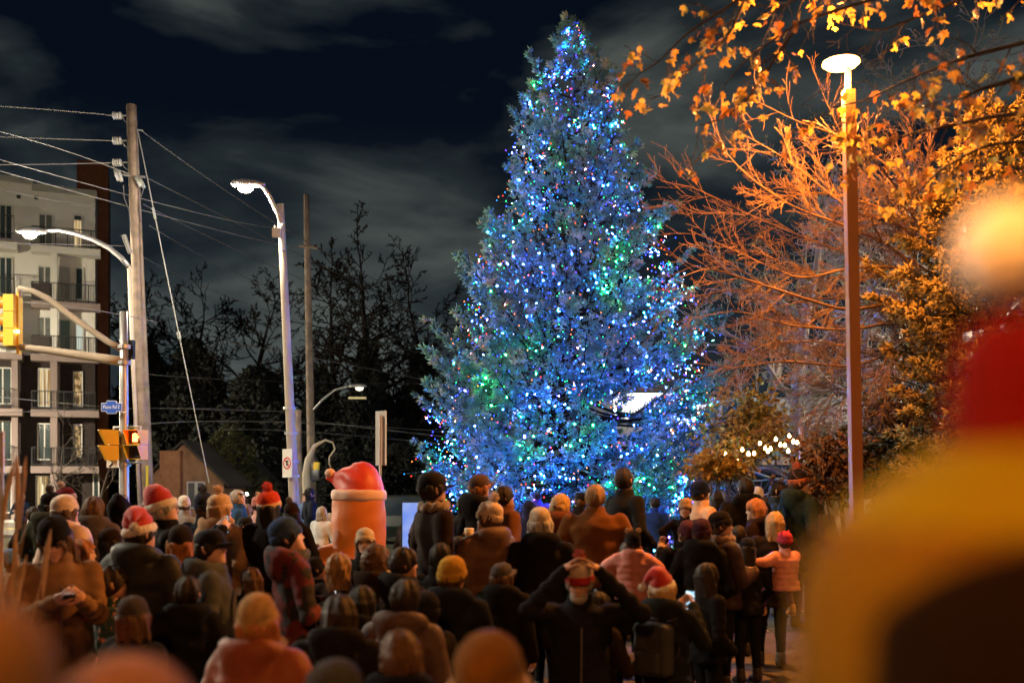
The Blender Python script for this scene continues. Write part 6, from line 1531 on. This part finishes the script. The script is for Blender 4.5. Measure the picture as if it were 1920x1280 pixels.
phone('navypom', (.0,.46,1.50), 0, 'phone raised by the person in the navy pompom hat', True)
phone('phonewoman', (.0,.40,1.28), R(-60), 'phone the woman in the black slouch hat is reading', True)
phone('phoneman', (.0,.40,1.28), R(-60), 'bright phone lighting the beard of the man in navy', True)
# paper cup of the woman in the cream pompom hat
r = pers['creampom']; p = at_person(r, (.03,.30,1.50)); cup = empty('paper_cup', p, 0, 'pale paper cup raised by the woman in the cream pompom hat', 'cup')
MB().lathe([(0,-.05),(.03,-.05),(.042,.05),(.040,.05),(.029,-.045),(0,-.045)], 18).build('cup_body', mat('paper', (.55,.42,.22), .7), cup, smooth=True)
MB().lathe([(.0,.058),(.036,.057),(.044,.05),(.044,.044),(.041,.044)], 18).build('lid', mat('cup_lid', (.6,.5,.35), .5), cup, smooth=True)
r = pers['bluebeanie']; p = at_person(r, (.0,.34,1.18)); cup = empty('drink_glass', p, 0, 'dark insulated mug held by the man in the blue beanie', 'cup')
MB().lathe([(0,-.06),(.036,-.06),(.042,.06),(.038,.06),(.033,-.05),(0,-.05)], 18).build('mug', mat('mug', (.04,.05,.08), .25, metal=.6), cup, smooth=True)
MB().lathe([(.0,.064),(.040,.063),(.043,.055)], 18).build('lid', M_black, cup, smooth=True)
# headlamp
r = pers['headlamp']; p = at_person(r, (0,.10,1.70)); hl = empty('headlamp', p, r.rotation_euler.z, 'small lit white headlamp on the person in the blue jacket', 'headlamp')
MB().lathe([(0,0),(.02,0),(.022,.02),(0,.021)], 12, 0, Matrix.Rotation(R(-60),4,'X')).build('lens', emat('headlamp_light', (1,.9,.75), 60), hl)
MB().lathe([(.082,-.012),(.086,-.012),(.086,.012),(.082,.012)], 24, 0, Matrix.Translation((0,-.1,0)) @ Matrix.Diagonal((1,1.15,1,1))).build('strap', M_black, hl)
# backpacks
def backpack(key, label, c, sc=1.0, y=-.23):
    r = pers[key]; s = r.scale[0]; bp = empty('backpack', at_person(r, (0,y,1.2)), r.rotation_euler.z, label, 'backpack'); bp.scale = (s*sc,)*3
    rng = np.random.RandomState(3)
    def fn(X,Y,Z):
        q = np.maximum(np.abs(X)-.10,0)**2+np.maximum(np.abs(Y)-.035,0)**2+np.maximum(np.abs(Z)-.16,0)**2; d = np.sqrt(q)-.05
        return d-folds(X,Y,Z,(1,2,3,4,5),.004)
    V, Q = surfnet(fn, (-.19,-.13,-.25), (.19,.13,.25), .014); link('bag', fast_mesh('bag', V, Q, c, smooth=True), bp)
    V, Q = surfnet(lambda X,Y,Z: np.sqrt(np.maximum(np.abs(X)-.07,0)**2+np.maximum(np.abs(Y+.095)-.01,0)**2+np.maximum(np.abs(Z+.09)-.06,0)**2)-.025, (-.13,-.16,-.2), (.13,-.03,.02), .012)
    link('pocket', fast_mesh('pocket', V, Q, c, smooth=True), bp)
    for sg in (-1,1):
        MB().tube([(sg*.10,.06,-.15),(sg*.15,.12,-.05),(sg*.155,.19,.12),(sg*.13,.16,.24),(sg*.10,.05,.22)], [.016]*5, 8, sq=.4).build('strap', c, bp, smooth=True)
    MB().tube([(-.03,.02,.2),(-.03,.0,.24),(.03,.0,.24),(.03,.02,.2)], .007, 6).build('handle', c, bp, smooth=True)
    return bp
backpack('santawoman', 'dark padded backpack worn by the woman in the Santa hat', cmat('packcloth', (.016,.018,.022), rough=.7, bump=(90,.4)))
# light wristband
MB_ = MB().tube([(0.035*math.cos(t),0.035*math.sin(t),0) for t in np.linspace(0,6.28,20)], .006, 6, cap=False).build('glow_bracelet', emat('blue_glow', (.08,.12,1), 9), loc=W(430,1232,5.0))
tag(MB_, 'small glowing blue bracelet low beside the rust orange coat', 'bracelet')

# ------------------------------------------------------------------ pushchair
pc = empty('pushchair', (WX(318,6.5), 6.5, gz(-2.2,6.5)), R(-25), 'dark pushchair with slanting metal frame between the boy and the capped man', 'pushchair')
MT = mat('chair_tube', (.35,.16,.12), .3, metal=.8)
for sg in (-.24,.24):
    MB().tube([(sg,-.45,1.02),(sg,-.25,.75),(sg,.35,.12)], .014, 8).build('frame', MT, pc, smooth=True)
    MB().tube([(sg,.25,.62),(sg,-.30,.14)], .014, 8).build('strut', MT, pc, smooth=True)
    for y, rr in ((.36,.10),(-.32,.13)):
        wv = MB(); t = np.linspace(0,6.2832,21); wv.tube([(sg*1.1, y+rr*math.cos(k), rr+.01+rr*math.sin(k)) for k in t], .018, 8, cap=False); w_ = wv.build('wheel', mat('rubber', (.02,.02,.02), .8), pc, smooth=True)
        hb = MB()
        for k in range(5): hb.tube([(sg*1.1,y,rr+.01),(sg*1.1,y+rr*math.cos(k*1.257),rr+.01+rr*math.sin(k*1.257))], .005, 5)
        hb.build('hub', M_steel, w_)
MB().tube([(-.24,-.45,1.02),(0,-.47,1.03),(.24,-.45,1.02)], .018, 8).build('handle', mat('foam', (.02,.02,.02), .8), pc, smooth=True)
V, Q = surfnet(lambda X,Y,Z: np.maximum(np.sqrt((X/.9)**2+(Y-.0)**2+(Z-.62)**2)-.28, -(np.sqrt((X/.9)**2+(Y-.08)**2+(Z-.60)**2)-.25)), (-.3,-.32,.35), (.3,.32,.95), .018)
link('canopy', fast_mesh('canopy', V, Q, mat('canopy_cloth', (.02,.02,.025), .8), smooth=True), pc)
MB().box((-.2,-.16,.34),(.2,.24,.40)).build('seat', mat('canopy_cloth'), pc)

# ------------------------------------------------------------------ inflatable Santa hat figure
inf = empty('inflatable_santa', (WX(673,12), 12, gz(-1.8,12)), R(0), 'orange lit inflatable Santa seen from behind with red hat and white band', 'inflatable')
Hh = WZ(868,12)-inf.location.z; sc = 12/F
def Rz(z, pr): return np.interp(z, [p[0] for p in pr], [p[1] for p in pr])
zz = lambda py: WZ(py,12)-inf.location.z
rb = 50*sc
def torso(X,Y,Z):
    r = Rz(Z, [(0,.50),(.25,.52),(zz(1070),.40),(zz(1025),rb*.98),(zz(975),rb*1.02),(zz(930),rb*.96),(zz(915),rb*.9)])
    d = np.sqrt(X**2+Y**2)-r; az = np.arctan2(X,Y); d = d+.012*np.abs(np.sin(az*4))**.5*0+.0025*np.sin(Z*26+az*3)+.006*np.sin(az*5+Z*4)
    return np.maximum(np.maximum(d, -Z), Z-zz(920))
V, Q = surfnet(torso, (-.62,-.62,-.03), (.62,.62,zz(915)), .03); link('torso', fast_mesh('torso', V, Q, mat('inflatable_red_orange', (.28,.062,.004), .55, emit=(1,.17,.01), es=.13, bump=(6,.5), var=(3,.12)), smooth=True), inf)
def band(X,Y,Z):
    r = np.sqrt(X**2+Y**2); return np.sqrt(np.maximum(np.abs(Z-zz(928))-.022,0)**2+(r-rb*.88)**2)-.050-.003*np.sin(np.arctan2(X,Y)*9+Z*20)
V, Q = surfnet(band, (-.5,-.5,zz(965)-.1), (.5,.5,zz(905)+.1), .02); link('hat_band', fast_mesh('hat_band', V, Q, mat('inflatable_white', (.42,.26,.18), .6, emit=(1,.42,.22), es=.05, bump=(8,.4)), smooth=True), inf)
def hatf(X,Y,Z):
    d = ell_sd(X,Y,Z,(.02,0,zz(925)),(rb*.88,rb*.88,(868-925)*-sc*1.02))
    q,_ = cap_sd(X,Y,Z,(-.10,0,zz(897)),(-.36,0,zz(893)),.13,.045)
    q2,_ = cap_sd(X,Y,Z,(.05,0,zz(892)),(-.16,0,zz(905)),.16,.14)
    d = smin(smin(d, q2, .05), q, .05); d = d+.010*np.sin((X*.7+Z)*34+3*np.sin(Y*8+X*9))*np.clip((.1-X)*4,0,1)
    return np.maximum(d, zz(925)-Z)
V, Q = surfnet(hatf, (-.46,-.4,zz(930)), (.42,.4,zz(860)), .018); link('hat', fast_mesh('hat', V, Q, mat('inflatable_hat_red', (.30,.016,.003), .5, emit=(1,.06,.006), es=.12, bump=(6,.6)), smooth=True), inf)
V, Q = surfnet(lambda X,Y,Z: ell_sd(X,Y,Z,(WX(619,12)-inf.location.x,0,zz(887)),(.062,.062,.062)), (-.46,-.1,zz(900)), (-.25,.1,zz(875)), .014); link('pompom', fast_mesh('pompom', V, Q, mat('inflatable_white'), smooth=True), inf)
V, Q = surfnet(lambda X,Y,Z: smin(ell_sd(X,Y,Z,(-.40,.0,zz(1075)),(.26,.26,.30)), cap_sd(X,Y,Z,(-.28,0,zz(1035)),(-.5,-.05,zz(1045)),.12,.10)[0], .08), (-.75,-.4,zz(1130)), (-.05,.4,zz(1010)), .025)
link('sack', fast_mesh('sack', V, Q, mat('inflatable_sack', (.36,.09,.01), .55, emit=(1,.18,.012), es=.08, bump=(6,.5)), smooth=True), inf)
for a in range(4):
    MB().tube([(.52*math.cos(a*1.57+.5),.52*math.sin(a*1.57+.5),.3),(.95*math.cos(a*1.57+.5),.95*math.sin(a*1.57+.5),.0)], .005, 4).build('tether', M_black, inf)
# ------------------------------------------------------------------ glowing display panel
dp = empty('light_box', (WX(786,12.6), 12.6, gz(-1.2,12.6)), R(-6), 'free standing pale blue glowing display panel beside the inflatable', 'display')
h0 = WZ(940,12.6)-dp.location.z; wdt = 30*12.6/F
MB().box((-wdt-.012,-.05,h0-.62),(wdt+.012,.05,h0)).box((-.3,-.25,0),(.3,.25,.03)).tube([(0,0,.03),(0,0,h0-.62)], .03, 8).build('casing', M_black, dp)
def panel_mat():
    m = bpy.data.materials.new('panel_glow'); m.use_nodes = True; n_ = m.node_tree; n_.nodes.clear()
    o = n_.nodes.new('ShaderNodeOutputMaterial'); e = n_.nodes.new('ShaderNodeEmission'); t = n_.nodes.new('ShaderNodeTexCoord'); nz = n_.nodes.new('ShaderNodeTexNoise'); c = n_.nodes.new('ShaderNodeValToRGB')
    nz.inputs['Scale'].default_value = 3; c.color_ramp.elements[0].position = .45; c.color_ramp.elements[0].color = (.22,.36,1.0,1); c.color_ramp.elements[1].position = .75; c.color_ramp.elements[1].color = (.5,.6,1,1)
    n_.links.new(t.outputs['Object'], nz.inputs['Vector']); n_.links.new(nz.outputs['Fac'], c.inputs[0]); n_.links.new(c.outputs[0], e.inputs[0]); e.inputs[1].default_value = .85; n_.links.new(e.outputs[0], o.inputs[0]); return m
MB().box((-wdt,-.062,h0-.6),(wdt,-.052,h0-.012)).build('screen', panel_mat(), dp)
# ------------------------------------------------------------------ parked car beyond the road
def car(px, d, label, rz, c):
    o = empty('parked_car', (WX(px,d), d, .01), rz, label, 'car')
    bp = mat('car_paint_'+label[:5], c, .25, metal=.3, spec=.6)
    sec = [(-2.25,.35,.75,.78),(-2.15,.28,.9,.88),(-1.4,.25,.98,.9),(-.9,.25,1.0,.92),(1.0,.25,1.0,.92),(1.7,.27,.96,.9),(2.2,.35,.8,.8)]
    V = []; 
    for x, z0, z1, w in sec: V += [(x,-w*.97,z0),(x,-w,(z0+z1)/2),(x,-w*.9,z1),(x,w*.9,z1),(x,w,(z0+z1)/2),(x,w*.97,z0)]
    Fc = [(i*6+k, i*6+(k+1)%6, (i+1)*6+(k+1)%6, (i+1)*6+k) for i in range(len(sec)-1) for k in range(6)]+[tuple(range(5,-1,-1)), tuple(range((len(sec)-1)*6, len(sec)*6))]
    MB().add(V, Fc).build('body', bp, o)
    cab = [(-1.75,1.0,.85),(-1.35,1.62,.72),(.5,1.66,.72),(1.15,1.02,.84)]
    V = [];
    for x, z, w in cab: V += [(x,-w,z),(x,w,z)]
    V += [(-1.75,-.85,.97),(-1.75,.85,.97),(1.15,-.84,.97),(1.15,.84,.97)]
    MB().add(V, [(0,1,3,2),(2,3,5,4),(4,5,7,6),(0,2,4,6),(7,5,3,1)]).build('cabin', M_glassd, o)
    MB().box((-1.4,-.7,1.625),(.52,.7,1.70)).build('roof', bp, o)
    for x in (-1.4,1.45):
        for y in (-.88,.88):
            MB().lathe([(0,-.1),(.2,-.1),(.32,-.08),(.33,0),(.32,.08),(.2,.1),(0,.1)], 18, 0, Matrix.Translation((x,y,.33)) @ Matrix.Rotation(R(90),4,'X')).build('wheel', mat('rubber'), o, smooth=True)
    for y in (-.6,.6): MB().box((-2.27,y-.15,.62),(-2.2,y+.15,.75)).build('tail_light', mat('tail_red', (.3,.01,.01), .3), o)
    return o
car(772, 36, 'dark car parked beyond the lawn behind the glowing panel', R(4), (.03,.035,.02))
# ------------------------------------------------------------------ fallen leaves and gravelly litter
rg = np.random.RandomState(12); n = 2600
X = rg.uniform(-9, 8, n); Y = 1.5+rg.rand(n)**.7*17; Z = ground_z(X, Y)+.012
sc_ = rg.uniform(.05,.1,n); a = rg.uniform(0,6.28,n); base = np.array([(0,-.9,0),(.7,-.2,.12),(.45,.6,.0),(0,1,.15),(-.5,.55,.02),(-.7,-.25,.14)])
V = np.stack([X[:,None]+sc_[:,None]*.5*(np.cos(a)[:,None]*base[None,:,0]-np.sin(a)[:,None]*base[None,:,1]), Y[:,None]+sc_[:,None]*.5*(np.sin(a)[:,None]*base[None,:,0]+np.cos(a)[:,None]*base[None,:,1]), Z[:,None]+sc_[:,None]*base[None,:,2]], -1).reshape(-1,3)
Fc = (np.arange(n)[:,None,None]*6+np.array([(0,1,5),(1,2,5),(2,4,5),(2,3,4)])[None]).reshape(-1,3)
o = link('fallen_leaves', fast_mesh('fallen_leaves', V, Fc, [M_leaf[0], M_leaf[2], M_leaf[3]], mi=np.repeat(rg.randint(0,3,n),4))); o['kind'] = 'stuff'
for l_, s_, z_ in PPL:
    print('PPL %-36s %.2f %.2f' % (l_, s_, z_), '<<<' if (s_ < .8 or s_ > 1.12) else '')
for o in bpy.data.objects:
    if '_s' in o.keys(): del o['_s']
